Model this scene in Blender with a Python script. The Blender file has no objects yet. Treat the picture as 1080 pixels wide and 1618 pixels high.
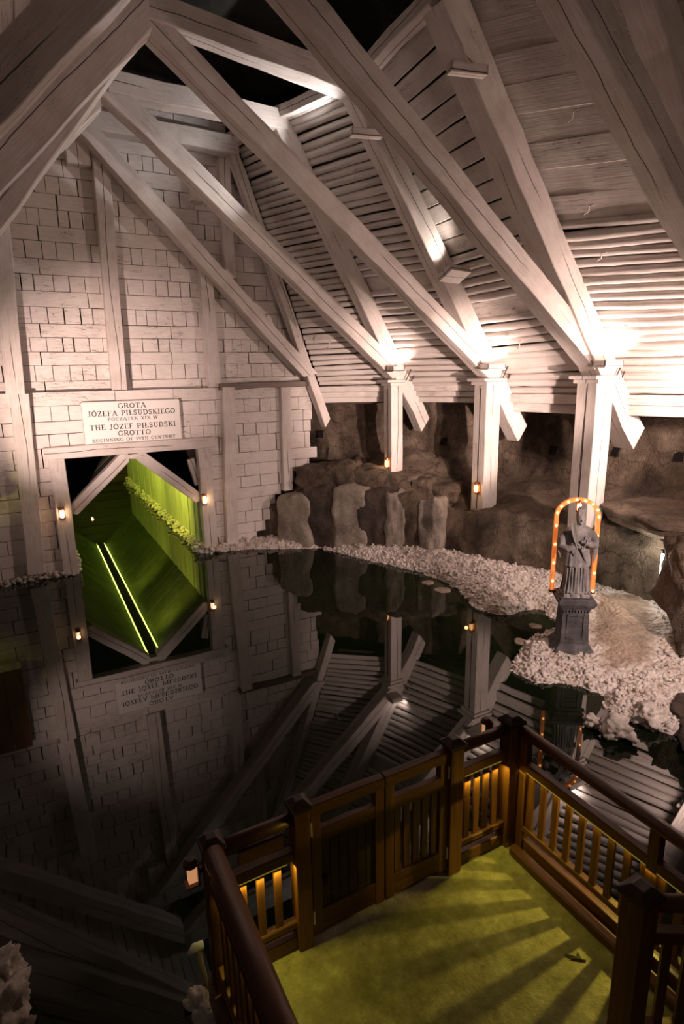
import bpy, bmesh, math, random
import numpy as np
from mathutils import Vector, Matrix, noise

S = bpy.context.scene
COL = S.collection
rnd = random.Random(7)

# ------------------------------------------------------------------ camera
F, PITCH, YAW, ROLL, HC = 919.0, math.radians(13.3), math.radians(28.0), math.radians(1.1), 4.0
_h = Vector((math.sin(YAW), math.cos(YAW), 0)); _r0 = Vector((math.cos(YAW), -math.sin(YAW), 0)); _u = Vector((0, 0, 1))
FWD = _h*math.cos(PITCH) - _u*math.sin(PITCH)
_up = _h*math.sin(PITCH) + _u*math.cos(PITCH)
RGT = _r0*math.cos(ROLL) - _up*math.sin(ROLL)
UPV = _up*math.cos(ROLL) + _r0*math.sin(ROLL)
CAM = Vector((0, 0, HC))
cd = bpy.data.cameras.new('camera'); cam = bpy.data.objects.new('camera', cd); COL.objects.link(cam)
cd.sensor_fit = 'VERTICAL'; cd.sensor_height = 36.0; cd.lens = F/1618*36.0; cd.clip_start = .05; cd.clip_end = 200
cam.matrix_world = Matrix(((RGT.x, UPV.x, -FWD.x, 0), (RGT.y, UPV.y, -FWD.y, 0), (RGT.z, UPV.z, -FWD.z, HC), (0, 0, 0, 1)))
S.camera = cam

def ray(px, py): return (FWD*F + RGT*(px-540) + UPV*(809-py)).normalized()
def onY(px, py, y): d = ray(px, py); return CAM + d*(y/d.y)
def onX(px, py, x): d = ray(px, py); return CAM + d*(x/d.x)
def onZ(px, py, z): d = ray(px, py); return CAM + d*((z-HC)/d.z)

# ------------------------------------------------------------------ world, exposure
S.view_settings.view_transform = 'Standard'; S.view_settings.look = 'None'
S.view_settings.gamma = 1.0; S.view_settings.use_curve_mapping = False
S.view_settings.exposure = 0.0
w = bpy.data.worlds.new('world'); S.world = w; w.use_nodes = True
w.node_tree.nodes['Background'].inputs[0].default_value = (1.0, .72, .58, 1)
w.node_tree.nodes['Background'].inputs[1].default_value = 0.035

def light(name, kind, loc, target, energy, color, size=.2, size_y=None, spot=60, blend=.5):
    d = bpy.data.lights.new(name, kind); d.energy = energy; d.color = color
    if kind == 'AREA':
        d.shape = 'RECTANGLE'; d.size = size; d.size_y = size_y or size
    else:
        d.shadow_soft_size = size
    if kind == 'SPOT': d.spot_size = math.radians(spot); d.spot_blend = blend
    o = bpy.data.objects.new(name, d); COL.objects.link(o)
    o.location = loc
    if target is not None:
        o.rotation_euler = (Vector(target)-Vector(loc)).to_track_quat('-Z', 'Y').to_euler()
    return o

WARM = (1.0, .73, .64)
# the floodlight on the post just outside the frame, throwing back along the posts and the roof
light('flood_near_post', 'SPOT', (9.35, 4.7, 3.5), (8.2, 9.5, 4.4), 640, WARM, .10, spot=140, blend=.8)
light('fill_far_posts', 'SPOT', (6.9, 3.5, 3.0), (8.1, 10.3, 3.5), 3000, WARM, .08, spot=40, blend=.7)  # unseen fill spot, added to brighten the two farther posts
# floodlights on the post heads, throwing up the roof slope
for nm, p, t, e in (('flood_post_far', (7.62, 11.25, 4.28), (7.35, 12.0, 6.2), 9),
                    ('flood_post_middle', (8.42, 9.10, 4.28), (8.2, 9.9, 6.2), 16),
                    ('flood_post_front', (8.86, 6.86, 4.28), (8.9, 7.6, 6.2), 34)):
    light(nm, 'AREA', p, t, e, (1.0, .80, .70), .30, .14)
# floodlight to the left, washing the block wall and the sign
light('flood_sign', 'SPOT', (-1.7, 7.4, 2.4), (1.15, 13.1, 3.7), 2500, WARM, .08, spot=42, blend=1.0)
light('flood_wall', 'SPOT', (-3.5, 5.5, 3.0), (2.9, 13.1, 4.6), 330, WARM, .15, spot=74, blend=1.0)
# floodlight behind the visitor, on the salt shore and rocks
light('flood_shore', 'SPOT', (5.5, 0.2, 3.8), (8.0, 7.6, 0.8), 1350, WARM, .12, spot=80, blend=.9)
light('fill_beams', 'SPOT', (5.0, -1.5, 2.5), (6.0, 9.0, 6.4), 240, (1.0, .70, .56), .3, spot=70, blend=1.0)  # unseen fill spot, added to lift the brace faces
# unseen cool spot added to whiten the tie beam undersides
light('fill_ties', 'SPOT', (5.45, 10.35, 7.6), (3.0, 10.3, 8.8), 190, (1, .95, .93), .05, spot=125, blend=.4)
light('box_lamp', 'SPOT', (7.2, 8.9, 5.9), (5.0, 10.5, 8.6), 60, (1, .85, .75), .06, spot=80, blend=.6)

# ------------------------------------------------------------------ helpers
def tag(o, label=None, cat=None, group=None, kind=None):
    if label: o['label'] = label
    if cat: o['category'] = cat
    if group: o['group'] = group
    if kind: o['kind'] = kind
    return o

def link(name, me, mat=None, parent=None, smooth=False, loc=None):
    if mat is not None:
        for m in (mat if isinstance(mat, (list, tuple)) else [mat]): me.materials.append(m)
    if smooth:
        me.polygons.foreach_set('use_smooth', [True]*len(me.polygons))
    o = bpy.data.objects.new(name, me); COL.objects.link(o)
    if parent is not None: o.parent = parent
    if loc is not None: o.location = loc
    return o

def empty(name, loc, rz=0.0, label=None, cat=None, group=None):
    o = bpy.data.objects.new(name, None); COL.objects.link(o); o.empty_display_size = .1
    o.location = loc; o.rotation_euler = (0, 0, rz)
    return tag(o, label, cat, group)

class MB:
    def __init__(s): s.v = []; s.f = []; s.m = []
    def add(s, vs, fs, mi=0):
        b = len(s.v); s.v += [tuple(p) for p in vs]; s.f += [tuple(i+b for i in f) for f in fs]; s.m += [mi]*len(fs)
    def box(s, a, b, mi=0, M=None):
        x0, y0, z0 = a; x1, y1, z1 = b
        vs = [Vector(p) for p in ((x0,y0,z0),(x1,y0,z0),(x1,y1,z0),(x0,y1,z0),(x0,y0,z1),(x1,y0,z1),(x1,y1,z1),(x0,y1,z1))]
        if M is not None: vs = [M @ p for p in vs]
        s.add(vs, [(0,3,2,1),(4,5,6,7),(0,1,5,4),(1,2,6,5),(2,3,7,6),(3,0,4,7)], mi)
    def cbox(s, c, d, mi=0, M=None):
        s.box([c[i]-d[i]/2 for i in range(3)], [c[i]+d[i]/2 for i in range(3)], mi, M)
    def tube(s, pts, r, n=8, mi=0, sq=1.0, cap=True):
        pts = [Vector(p) for p in pts]; rs = r if isinstance(r, (list, tuple)) else [r]*len(pts)
        rings = []; prev = None
        for i, p in enumerate(pts):
            t = (pts[min(i+1, len(pts)-1)]-pts[max(i-1, 0)]).normalized()
            if prev is None: a = t.orthogonal().normalized()
            else: a = (prev - t*prev.dot(t)).normalized()
            prev = a; b = t.cross(a)
            rings.append([p + (a*math.cos(2*math.pi*k/n) + b*math.sin(2*math.pi*k/n)*sq)*rs[i] for k in range(n)])
        vs = [q for R in rings for q in R]; fs = []
        for i in range(len(rings)-1):
            for k in range(n):
                fs.append((i*n+k, i*n+(k+1) % n, (i+1)*n+(k+1) % n, (i+1)*n+k))
        if cap: fs.append(tuple(range(n-1, -1, -1))); fs.append(tuple((len(rings)-1)*n+k for k in range(n)))
        s.add(vs, fs, mi)
    def lathe(s, prof, n=16, c=(0, 0, 0), mi=0):
        s.tube([(c[0], c[1], c[2]+z) for r, z in prof], [r for r, z in prof], n, mi)
    def sphere(s, c, r, n=10, m=7, mi=0):
        rr = r if isinstance(r, (tuple, list)) else (r, r, r)
        vs = [(c[0], c[1], c[2]-rr[2])]; fs = []
        for i in range(1, m):
            a = -math.pi/2 + math.pi*i/m
            for k in range(n):
                b = 2*math.pi*k/n
                vs.append((c[0]+rr[0]*math.cos(a)*math.cos(b), c[1]+rr[1]*math.cos(a)*math.sin(b), c[2]+rr[2]*math.sin(a)))
        vs.append((c[0], c[1], c[2]+rr[2])); L = len(vs)-1
        for k in range(n):
            fs.append((0, 1+(k+1) % n, 1+k)); fs.append((L, L-n+k, L-n+(k+1) % n))
            for i in range(m-2): fs.append((1+i*n+k, 1+i*n+(k+1) % n, 1+(i+1)*n+(k+1) % n, 1+(i+1)*n+k))
        s.add(vs, fs, mi)
    def mesh(s, name):
        me = bpy.data.meshes.new(name); me.from_pydata(s.v, [], s.f)
        me.polygons.foreach_set('material_index', s.m); me.update(); return me
    def build(s, name, mat, parent=None, smooth=False, loc=None, bevel=0):
        o = link(name, s.mesh(name), mat, parent, smooth, loc)
        if bevel:
            b = o.modifiers.new('bevel', 'BEVEL'); b.width = bevel; b.segments = 2; b.limit_method = 'ANGLE'
        return o

# ------------------------------------------------------------------ materials
def newmat(name):
    m = bpy.data.materials.new(name); m.use_nodes = True
    nt = m.node_tree; b = nt.nodes['Principled BSDF']; return m, nt, b
def N(nt, t, **k):
    n = nt.nodes.new(t)
    for a, v in k.items():
        if a in n.inputs.keys() if hasattr(n.inputs, 'keys') else False: n.inputs[a].default_value = v
        else: setattr(n, a, v)
    return n
def ramp(nt, stops, src):
    r = nt.nodes.new('ShaderNodeValToRGB'); e = r.color_ramp.elements
    while len(e) > 1: e.remove(e[-1])
    e[0].position = stops[0][0]; c = stops[0][1]; e[0].color = (*c, 1) if isinstance(c, tuple) else (c, c, c, 1)
    for p, c in stops[1:]:
        q = e.new(p); q.color = (*c, 1) if isinstance(c, tuple) else (c, c, c, 1)
    nt.links.new(src, r.inputs[0]); return r.outputs[0]
def mixc(nt, f, a, b, mode='MIX'):
    m = nt.nodes.new('ShaderNodeMix'); m.data_type = 'RGBA'; m.blend_type = mode
    for i, v in ((0, f), (6, a), (7, b)):
        if hasattr(v, 'is_output'): nt.links.new(v, m.inputs[i])
        elif i == 0: m.inputs[i].default_value = v
        else: m.inputs[i].default_value = (*v, 1)
    return m.outputs[2]
def coords(nt, scale=(1, 1, 1), rand=True, kind='Object'):
    tc = nt.nodes.new('ShaderNodeTexCoord'); src = tc.outputs[kind]
    if rand:
        oi = nt.nodes.new('ShaderNodeObjectInfo'); ad = nt.nodes.new('ShaderNodeVectorMath'); ad.operation = 'MULTIPLY_ADD'
        nt.links.new(oi.outputs['Random'], ad.inputs[0]); ad.inputs[1].default_value = (37, 17, 23); nt.links.new(src, ad.inputs[2]); src = ad.outputs[0]
    mp = nt.nodes.new('ShaderNodeMapping'); mp.inputs['Scale'].default_value = scale
    nt.links.new(src, mp.inputs[0]); return mp.outputs[0]
def noi(nt, vec, scale, detail=4, rough=.6, dist=0):
    n = nt.nodes.new('ShaderNodeTexNoise'); n.inputs['Scale'].default_value = scale; n.inputs['Detail'].default_value = detail
    n.inputs['Roughness'].default_value = rough; n.inputs['Distortion'].default_value = dist
    nt.links.new(vec, n.inputs['Vector']); return n.outputs['Fac']
def bump(nt, b, h, strength=.3, dist=.02):
    n = nt.nodes.new('ShaderNodeBump'); n.inputs['Strength'].default_value = strength; n.inputs['Distance'].default_value = dist
    nt.links.new(h, n.inputs['Height']); nt.links.new(n.outputs[0], b.inputs['Normal'])

def mat_paint(name, base=(.76, .69, .65), dirt=(.50, .40, .33), along=(0.35, 6, 6), crack=.007, rough=.75, long_crack=False):
    m, nt, b = newmat(name)
    v = coords(nt, along); n1 = noi(nt, v, 1.6, 5, .6, .4)
    cr = ramp(nt, [(.5-crack*1.6, 0.), (.5-crack*.3, 1.), (.5+crack*.3, 1.), (.5+crack*1.6, 0.)], n1)
    v2 = coords(nt, (1, 1, 1)); d = ramp(nt, [(.42, 0.), (.75, .55)], noi(nt, v2, 2.2, 6, .65))
    # cracks come and go along the timber
    gate = ramp(nt, [(.50, 0.), (.62, 1.)], noi(nt, v2, 1.1, 2))
    mul = nt.nodes.new('ShaderNodeMath'); mul.operation = 'MULTIPLY'; nt.links.new(cr, mul.inputs[0]); nt.links.new(gate, mul.inputs[1])
    crk = mul.outputs[0]
    if long_crack:
        tc = nt.nodes.new('ShaderNodeTexCoord'); sp = nt.nodes.new('ShaderNodeSeparateXYZ'); nt.links.new(tc.outputs['Object'], sp.inputs[0])
        gt = ramp(nt, [(.44, 0.), (.50, 1.)], noi(nt, coords(nt, (.5, .01, .01)), 1.0, 1))
        for ax in (1, 2):
            wob = noi(nt, coords(nt, (.55, .02*ax, .03)), 1.0, 4, .55)
            f1 = nt.nodes.new('ShaderNodeMath'); f1.operation = 'MULTIPLY_ADD'; nt.links.new(wob, f1.inputs[0]); f1.inputs[1].default_value = -.20; f1.inputs[2].default_value = .10
            f2 = nt.nodes.new('ShaderNodeMath'); f2.operation = 'ADD'; nt.links.new(f1.outputs[0], f2.inputs[0]); nt.links.new(sp.outputs[ax], f2.inputs[1])
            f3 = nt.nodes.new('ShaderNodeMath'); f3.operation = 'ABSOLUTE'; nt.links.new(f2.outputs[0], f3.inputs[0])
            ln = ramp(nt, [(.0035, 1.), (.0085, 0.)], f3.outputs[0])
            g2 = nt.nodes.new('ShaderNodeMath'); g2.operation = 'MULTIPLY'; nt.links.new(ln, g2.inputs[0]); nt.links.new(gt, g2.inputs[1])
            mx = nt.nodes.new('ShaderNodeMath'); mx.operation = 'MAXIMUM'; nt.links.new(crk, mx.inputs[0]); nt.links.new(g2.outputs[0], mx.inputs[1]); crk = mx.outputs[0]
    fine = ramp(nt, [(.3, .86), (.7, 1.06)], noi(nt, coords(nt, (along[0]*2, along[1]*3, along[2]*3)), 3, 4))
    c = mixc(nt, d, base, dirt); c = mixc(nt, 1.0, c, fine, 'MULTIPLY')
    c = mixc(nt, crk, c, (.06, .04, .03))
    nt.links.new(c, b.inputs['Base Color']); b.inputs['Roughness'].default_value = rough
    sub = nt.nodes.new('ShaderNodeMath'); sub.operation = 'SUBTRACT'; nt.links.new(noi(nt, coords(nt, along), 5, 4), sub.inputs[0]); nt.links.new(crk, sub.inputs[1])
    bump(nt, b, sub.outputs[0], .35, .02)
    return m
def mat_plain(name, c, rough=.6, metal=0, emit=None, es=0):
    m, nt, b = newmat(name); b.inputs['Base Color'].default_value = (*c, 1); b.inputs['Roughness'].default_value = rough; b.inputs['Metallic'].default_value = metal
    if emit: b.inputs['Emission Color'].default_value = (*emit, 1); b.inputs['Emission Strength'].default_value = es
    return m
def mat_rock(name, c1, c2, c3, sc=1.6, bs=.6, chisel=0):
    m, nt, b = newmat(name); v = coords(nt, (1, 1, 1), False)
    n1 = noi(nt, v, sc, 8, .65, .3)
    c = ramp(nt, [(.3, c1), (.5, c2), (.72, c3)], n1)
    n2 = noi(nt, coords(nt, (1, 1, .25), False), sc*2.5, 5, .6)
    c = mixc(nt, .5, c, ramp(nt, [(.35, .55), (.65, 1.2)], n2), 'MULTIPLY')
    c = mixc(nt, .8, c, ramp(nt, [(.32, .45), (.48, .95), (.7, 1.25)], noi(nt, coords(nt, (1.6, 1.6, .8), False), sc*13, 6, .75)), 'MULTIPLY')
    vo = nt.nodes.new('ShaderNodeTexVoronoi'); vo.feature = 'DISTANCE_TO_EDGE'; vo.inputs['Scale'].default_value = sc*1.1
    wq = nt.nodes.new('ShaderNodeVectorMath'); wq.operation = 'MULTIPLY_ADD'; wn = nt.nodes.new('ShaderNodeTexNoise'); wn.inputs['Scale'].default_value = sc*1.5; nt.links.new(v, wn.inputs['Vector'])
    nt.links.new(wn.outputs['Color'], wq.inputs[0]); wq.inputs[1].default_value = (.5, .5, .5); nt.links.new(v, wq.inputs[2]); nt.links.new(wq.outputs[0], vo.inputs['Vector'])
    if chisel: c = mixc(nt, 1.0, c, ramp(nt, [(.0, .35), (.018, 1.)], vo.outputs['Distance']), 'MULTIPLY')
    nt.links.new(c, b.inputs['Base Color']); b.inputs['Roughness'].default_value = .72
    h = noi(nt, v, sc*6, 8, .7)
    if chisel:
        wv = nt.nodes.new('ShaderNodeTexWave'); wv.inputs['Scale'].default_value = 13; wv.inputs['Distortion'].default_value = 14; wv.inputs['Detail'].default_value = 3
        wv.inputs['Detail Scale'].default_value = 1.5; nt.links.new(v, wv.inputs[0])
        ad = nt.nodes.new('ShaderNodeMath'); ad.operation = 'ADD'; nt.links.new(h, ad.inputs[0]); wm = nt.nodes.new('ShaderNodeMath'); wm.operation = 'MULTIPLY'; wm.inputs[1].default_value = .8; nt.links.new(wv.outputs['Fac'], wm.inputs[0]); nt.links.new(wm.outputs[0], ad.inputs[1]); h = ad.outputs[0]
    bump(nt, b, h, bs, .09)
    return m

M_BEAM = mat_paint('whitewashed_beam', crack=.0015, long_crack=True)
M_LOG = mat_paint('whitewashed_pole', (.73, .67, .63), (.45, .36, .30), (.3, 5, 5), .008)
M_PLANK = mat_paint('whitewashed_plank', (.72, .66, .62), (.42, .33, .28), (.25, 8, 8), .006)
M_BLOCK = mat_paint('whitewashed_block', (.80, .73, .69), (.62, .54, .48), (.8, 5, 5), .004)
M_BACK = mat_plain('dark_gap', (.06, .04, .03), .9)
M_ROCK = mat_rock('brown_salt_rock', (.06, .04, .028), (.20, .145, .10), (.40, .31, .23), 1.3, .7, 1)
M_ROCKD = mat_rock('dark_salt_rock', (.03, .02, .015), (.085, .06, .045), (.17, .125, .095), 1.3, .6)
M_ROCKL = mat_rock('pale_salt_rock', (.22, .18, .145), (.36, .30, .25), (.52, .45, .38), 2.0, .5)
M_CAVE = mat_rock('cave_ceiling_rock', (.02, .02, .017), (.05, .048, .04), (.10, .09, .075), 1.0, .8)

def mat_salt():
    m, nt, b = newmat('salt_crust_mat'); v = coords(nt, (1, 1, 1), False)
    at = nt.nodes.new('ShaderNodeAttribute'); at.attribute_name = 'sand'
    n1 = ramp(nt, [(.30, (.40, .27, .20)), (.44, (.76, .66, .60)), (.62, (.90, .84, .80))], noi(nt, v, 5, 7, .7))
    n2 = ramp(nt, [(.3, (.22, .15, .105)), (.6, (.50, .37, .28))], noi(nt, v, 3, 6, .65))
    ad = nt.nodes.new('ShaderNodeMath'); ad.operation = 'ADD'; nt.links.new(at.outputs['Fac'], ad.inputs[0])
    s2 = nt.nodes.new('ShaderNodeMath'); s2.operation = 'MULTIPLY_ADD'; nt.links.new(noi(nt, v, 4, 4), s2.inputs[0]); s2.inputs[1].default_value = 1.0; s2.inputs[2].default_value = -.5
    nt.links.new(s2.outputs[0], ad.inputs[1])
    c = mixc(nt, ramp(nt, [(.35, 0.), (.6, 1.)], ad.outputs[0]), n1, n2)
    nt.links.new(c, b.inputs['Base Color']); b.inputs['Roughness'].default_value = .55
    vo = nt.nodes.new('ShaderNodeTexVoronoi'); vo.inputs['Scale'].default_value = 16; nt.links.new(v, vo.inputs['Vector'])
    sb = nt.nodes.new('ShaderNodeMath'); sb.operation = 'SUBTRACT'; nt.links.new(noi(nt, v, 30, 4), sb.inputs[0]); nt.links.new(vo.outputs['Distance'], sb.inputs[1])
    bump(nt, b, sb.outputs[0], .8, .05)
    return m
M_SALT = mat_salt()
M_NOD = mat_rock('salt_nodule_mat', (.55, .43, .36), (.84, .76, .70), (.93, .88, .84), 4, .5)

def mat_water():
    m, nt, b = newmat('dark_brine')
    v = coords(nt, (1, 1, 1), False)
    c = ramp(nt, [(.35, (.005, .0085, .003)), (.65, (.011, .017, .006))], noi(nt, v, .5, 3))
    nt.links.new(c, b.inputs['Base Color'])
    b.inputs['Roughness'].default_value = .012; b.inputs['IOR'].default_value = 1.40
    bump(nt, b, noi(nt, coords(nt, (1, 1, 1), False), .8, 2), .05, .006)
    return m
M_WATER = mat_water()

def mat_wood(name, c1, c2, along=(.6, 9, 9), rough=.45):
    m, nt, b = newmat(name); v = coords(nt, along)
    n = noi(nt, v, 2, 6, .6, .6); nt.links.new(ramp(nt, [(.3, c1), (.7, c2)], n), b.inputs['Base Color'])
    b.inputs['Roughness'].default_value = rough; bump(nt, b, n, .25, .01); return m
M_RAIL = mat_wood('varnished_rail', (.06, .020, .007), (.17, .058, .018))
M_RAILV = mat_wood('varnished_upright', (.07, .024, .009), (.19, .070, .022), (9, 9, .6))
M_CAPW = mat_wood('dark_post_cap', (.02, .008, .004), (.06, .02, .008))
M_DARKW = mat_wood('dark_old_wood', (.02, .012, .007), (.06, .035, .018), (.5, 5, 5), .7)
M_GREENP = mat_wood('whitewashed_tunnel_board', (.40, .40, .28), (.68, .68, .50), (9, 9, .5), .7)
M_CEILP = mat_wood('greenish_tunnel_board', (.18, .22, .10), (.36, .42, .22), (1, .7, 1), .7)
M_SOCKSHADE = mat_plain('socket_shade_black', (.008, .006, .005), 1)  # near-black colour standing in for the shade inside the sockets
M_LEDGESHADE = mat_wood('ledge_shadow_brown', (.10, .06, .045), (.20, .13, .10))  # brown tone painting the shadow band on top of the lower wall
M_DISC = mat_rock('wet_salt_cake', (.20, .14, .10), (.34, .26, .20), (.46, .37, .30), 4, .5)
M_IRON = mat_plain('rusty_iron', (.055, .035, .025), .6, .3)
M_BRASS = mat_plain('aged_brass', (.42, .18, .08), .4, .8)
M_LAMP = mat_plain('warm_lamp_glass', (1, .7, .4), .4, 0, (1, .50, .16), 5.0)
M_LAMPD = mat_plain('dim_lamp_glass', (.8, .6, .45), .4, 0, (1, .45, .2), .5)
M_LAMPW = mat_plain('warm_white_lamp', (1, .8, .6), .4, 0, (1, .66, .38), 10.0)
M_BULB = mat_plain('arch_bulb_glass', (1, .6, .3), .4, 0, (1, .55, .18), 9.0)
M_ARCH = mat_plain('orange_light_channel', (.85, .30, .08), .45, 0, (1, .22, .04), .55)
M_LED = mat_plain('yellow_green_led', (.7, .8, .2), .5, 0, (.72, .85, .12), 5.0)
M_LEDP = mat_plain('amber_led', (.8, .7, .2), .5, 0, (1, .75, .12), .12)
M_STATUE = mat_rock('weathered_statue_stone', (.15, .14, .14), (.32, .30, .30), (.52, .49, .48), 5, .3)
M_STONE = mat_rock('grey_carved_stone', (.045, .042, .042), (.10, .095, .10), (.20, .19, .195), 5, .45)
M_SIGN = mat_plain('white_signboard', (.86, .82, .78), .6)
M_INK = mat_plain('black_lettering', (.02, .016, .014), .7)
M_TUBE = mat_plain('work_light_tube', (1, 1, 1), .3, 0, (1, .95, .85), 25.0)
M_GLASS = mat_plain('milky_fixture_lens', (.85, .85, .82), .25)
M_BARK = mat_rock('twig_bark', (.05, .03, .02), (.12, .08, .05), (.2, .14, .09), 8, .4)

# ------------------------------------------------------------------ structure: water
mb = MB(); mb.add([(-12, -4, 0), (16, -4, 0), (16, 27, 0), (-12, 27, 0)], [(0, 1, 2, 3)])
tag(mb.build('water_surface', M_WATER), 'dark still brine mirroring the timber roof and the wall', None, None, 'structure')

def beam_mesh(name, L, w, h, ends=(0, 0), rough=.007, ch=.012, seg=None):
    n = seg or max(3, int(L/.45)); vs = []; fs = []
    sec = [(-w/2+ch, -h/2), (w/2-ch, -h/2), (w/2, -h/2+ch), (w/2, h/2-ch), (w/2-ch, h/2), (-w/2+ch, h/2), (-w/2, h/2-ch), (-w/2, -h/2+ch)]
    for i in range(n+1):
        x = L*i/n; oy = rnd.gauss(0, rough); oz = rnd.gauss(0, rough)
        for (y, z) in sec:
            xx = x
            if i == 0: xx = x + ends[0]*(z/h)
            if i == n: xx = x + ends[1]*(z/h)
            vs.append((xx, y+oy+rnd.gauss(0, rough*.4), z+oz+rnd.gauss(0, rough*.4)))
    for i in range(n):
        for k in range(8): fs.append((i*8+k, i*8+(k+1) % 8, (i+1)*8+(k+1) % 8, (i+1)*8+k))
    fs.append(tuple(range(7, -1, -1))); fs.append(tuple(n*8+k for k in range(8)))
    me = bpy.data.meshes.new(name); me.from_pydata(vs, [], fs); me.update(); return me

def frame_matrix(P0, P1, up=(0, 1, 0)):
    """local X runs P0 to P1, local Y lies close to `up`"""
    x = (Vector(P1)-Vector(P0)).normalized(); y = Vector(up); y = (y - x*y.dot(x)).normalized(); z = x.cross(y)
    return Matrix(((x.x, y.x, z.x, P0[0]), (x.y, y.y, z.y, P0[1]), (x.z, y.z, z.z, P0[2]), (0, 0, 0, 1)))

def beam(name, P0, P1, w, h, up=(0, 1, 0), mat=None, ends=(0, 0), label=None, cat=None, group=None, kind=None, parent=None, rough=.007):
    P0 = Vector(P0); P1 = Vector(P1)
    o = link(name, beam_mesh(name, (P1-P0).length, w, h, ends, rough), mat or M_BEAM, parent)
    o.matrix_world = frame_matrix(P0, P1, up)
    return tag(o, label, cat, group, kind)

def copy_tree(o, parent=None, M=None):
    c = o.copy(); COL.objects.link(c); c.parent = parent
    if M is not None: c.matrix_world = M
    for ch in list(o.children):
        d = copy_tree(ch, c)
    return c

# ------------------------------------------------------------------ block wall
YW, YU = 13.12, 13.32
def wall_edge(z):      # ragged right hand end of the lower wall, where it meets the rock
    pts = [(0, 4.45), (.3, 4.75), (.6, 5.0), (1.0, 5.15), (1.35, 5.35), (1.6, 5.75), (1.95, 6.25), (2.15, 6.35), (2.2, 6.12), (3.7, 6.2), (9, 6.2)]
    for (a, xa), (b, xb) in zip(pts, pts[1:]):
        if a <= z <= b: return xa + (xb-xa)*(z-a)/(b-a)
    return 6.2
def roof_x(z): return 4.55 + (8.9-z)*0.372        # rafter line on the gable
def in_door(x0, x1, z0, z1): return x1 > .30 and x0 < 3.52 and z0 < 2.60

def block_row(mb, z0, z1, x0, x1, y, bw, long_, edge):
    x = x0
    while x < x1:
        wd = (rnd.uniform(1.1, 2.6) if long_ else bw*rnd.uniform(.75, 1.3)); xe = min(x+wd, x1)
        xx = x; xr = min(xe, edge((z0+z1)/2)+rnd.uniform(-.03, .03))
        if xr - xx < .05: x = xe; continue
        segs = [(xx, xr)]
        if y < YU-.05 and in_door(xx, xr, z0, z1):
            segs = []
            if xx < .30: segs.append((xx, .30))
            if xr > 3.52: segs.append((3.52, xr))
        for a, b in segs:
            if b-a < .03: continue
            g = rnd.choice((.003, .005, .008, .014)); j = rnd.uniform(-.012, .012); t = rnd.uniform(-.004, .004)
            gz = rnd.uniform(.002, .008)
            vs = [(a+g, y+j, z0+gz+t), (b-g, y+j, z0+gz-t), (b-g, y+.12, z0+gz), (a+g, y+.12, z0+gz),
                  (a+g, y+j, z1-gz+t), (b-g, y+j, z1-gz-t), (b-g, y+.12, z1-gz), (a+g, y+.12, z1-gz)]
            mb.add(vs, [(0,3,2,1),(4,5,6,7),(0,1,5,4),(1,2,6,5),(2,3,7,6),(3,0,4,7)])
        x = xe

mb = MB(); z = -.3; k = 0
hs = []
while z < 3.76:
    long_ = (k % 3 == 2) if z < 2.4 else (k % 2 == 1)
    h = rnd.uniform(.24, .29) if long_ else rnd.uniform(.27, .32)
    h = min(h, 3.78-z)
    if z < 2.66 < z+h+.12: h = 2.66-z
    if h > .05: block_row(mb, z, z+h, -5.2-rnd.random()*.4, 6.5, YW, .42 if z < 2.4 else .30, long_, wall_edge)
    z += h; k += 1
o = mb.build('wall_front', M_BLOCK, bevel=.005); tag(o, 'lower part of the whitewashed wall of short timber blocks', None, None, 'structure')
bk = MB()
for (a, b, c, d) in ((-5.5, .30, -.3, 3.70), (3.52, 4.4, -.3, 3.70), (.30, 3.52, 2.68, 3.70), (4.4, 5.1, .9, 3.7), (5.1, 6.1, 2.0, 3.7)):
    bk.box((a, YW+.06, c), (b, YW+.17, d))
bk.build('dark_joint_backing', M_BACK, o)
mb = MB(); k = 0; z = 3.70
while z < 9.3:
    long_ = (k % 2 == 0); h = rnd.uniform(.25, .31) if long_ else rnd.uniform(.27, .33)
    block_row(mb, z, z+h, -5.2-rnd.random()*.4, 7, YU, .27, long_, roof_x)
    z += h; k += 1
o = mb.build('wall_front_upper', M_BLOCK, bevel=.005); tag(o, 'upper gable wall of alternating long timbers and rows of square block ends', None, None, 'structure')
bk = MB(); bk.add([(-5.5, YU+.06, 3.6), (6.4, YU+.06, 3.6), (4.4, YU+.06, 9.2), (-5.5, YU+.06, 9.2), (-5.5, YU+.2, 3.6), (6.4, YU+.2, 3.6), (4.4, YU+.2, 9.2), (-5.5, YU+.2, 9.2)],
      [(0,1,2,3),(7,6,5,4),(0,4,5,1),(1,5,6,2),(2,6,7,3),(3,7,4,0)])
bk.build('dark_joint_backing', M_BACK, o)

def wpost(pa, pb, y, w, d, label):      # an upright on the wall, between two points of its plane
    a = onY(*pa, y); b = onY(*pb, y); beam('wall_post', a, b, d, w, label=label, cat='post', group='uprights fixed to the block wall', rough=.004)
wpost((-3, 330), (24, 622), YW-.10, .33, .22, 'long leaning wooden upright at the far left end of the wall, above the water-level post')
wpost((30, 622), (58, 905), YW-.10, .33, .22, 'thick upright standing in the water left of the tunnel mouth')
wpost((158, 255), (188, 616), YU-.12, .30, .26, 'upright above the sign, tallest on the gable between the two left beams')
wpost((322, 420), (338, 612), YU-.12, .28, .24, 'short upright of the gable right of the sign, beneath the lowest brace')
wpost((352, 252), (362, 440), YU-.12, .24, .24, 'upright high on the gable near the roof edge, half hidden by braces')
wpost((359, 612), (366, 858), YW-.08, .28, .18, 'broad upright on the lower wall right of the tunnel lantern')
wpost((449, 612), (453, 774), YW-.08, .24, .20, 'short upright near the ragged right end of the lower wall')
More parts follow.
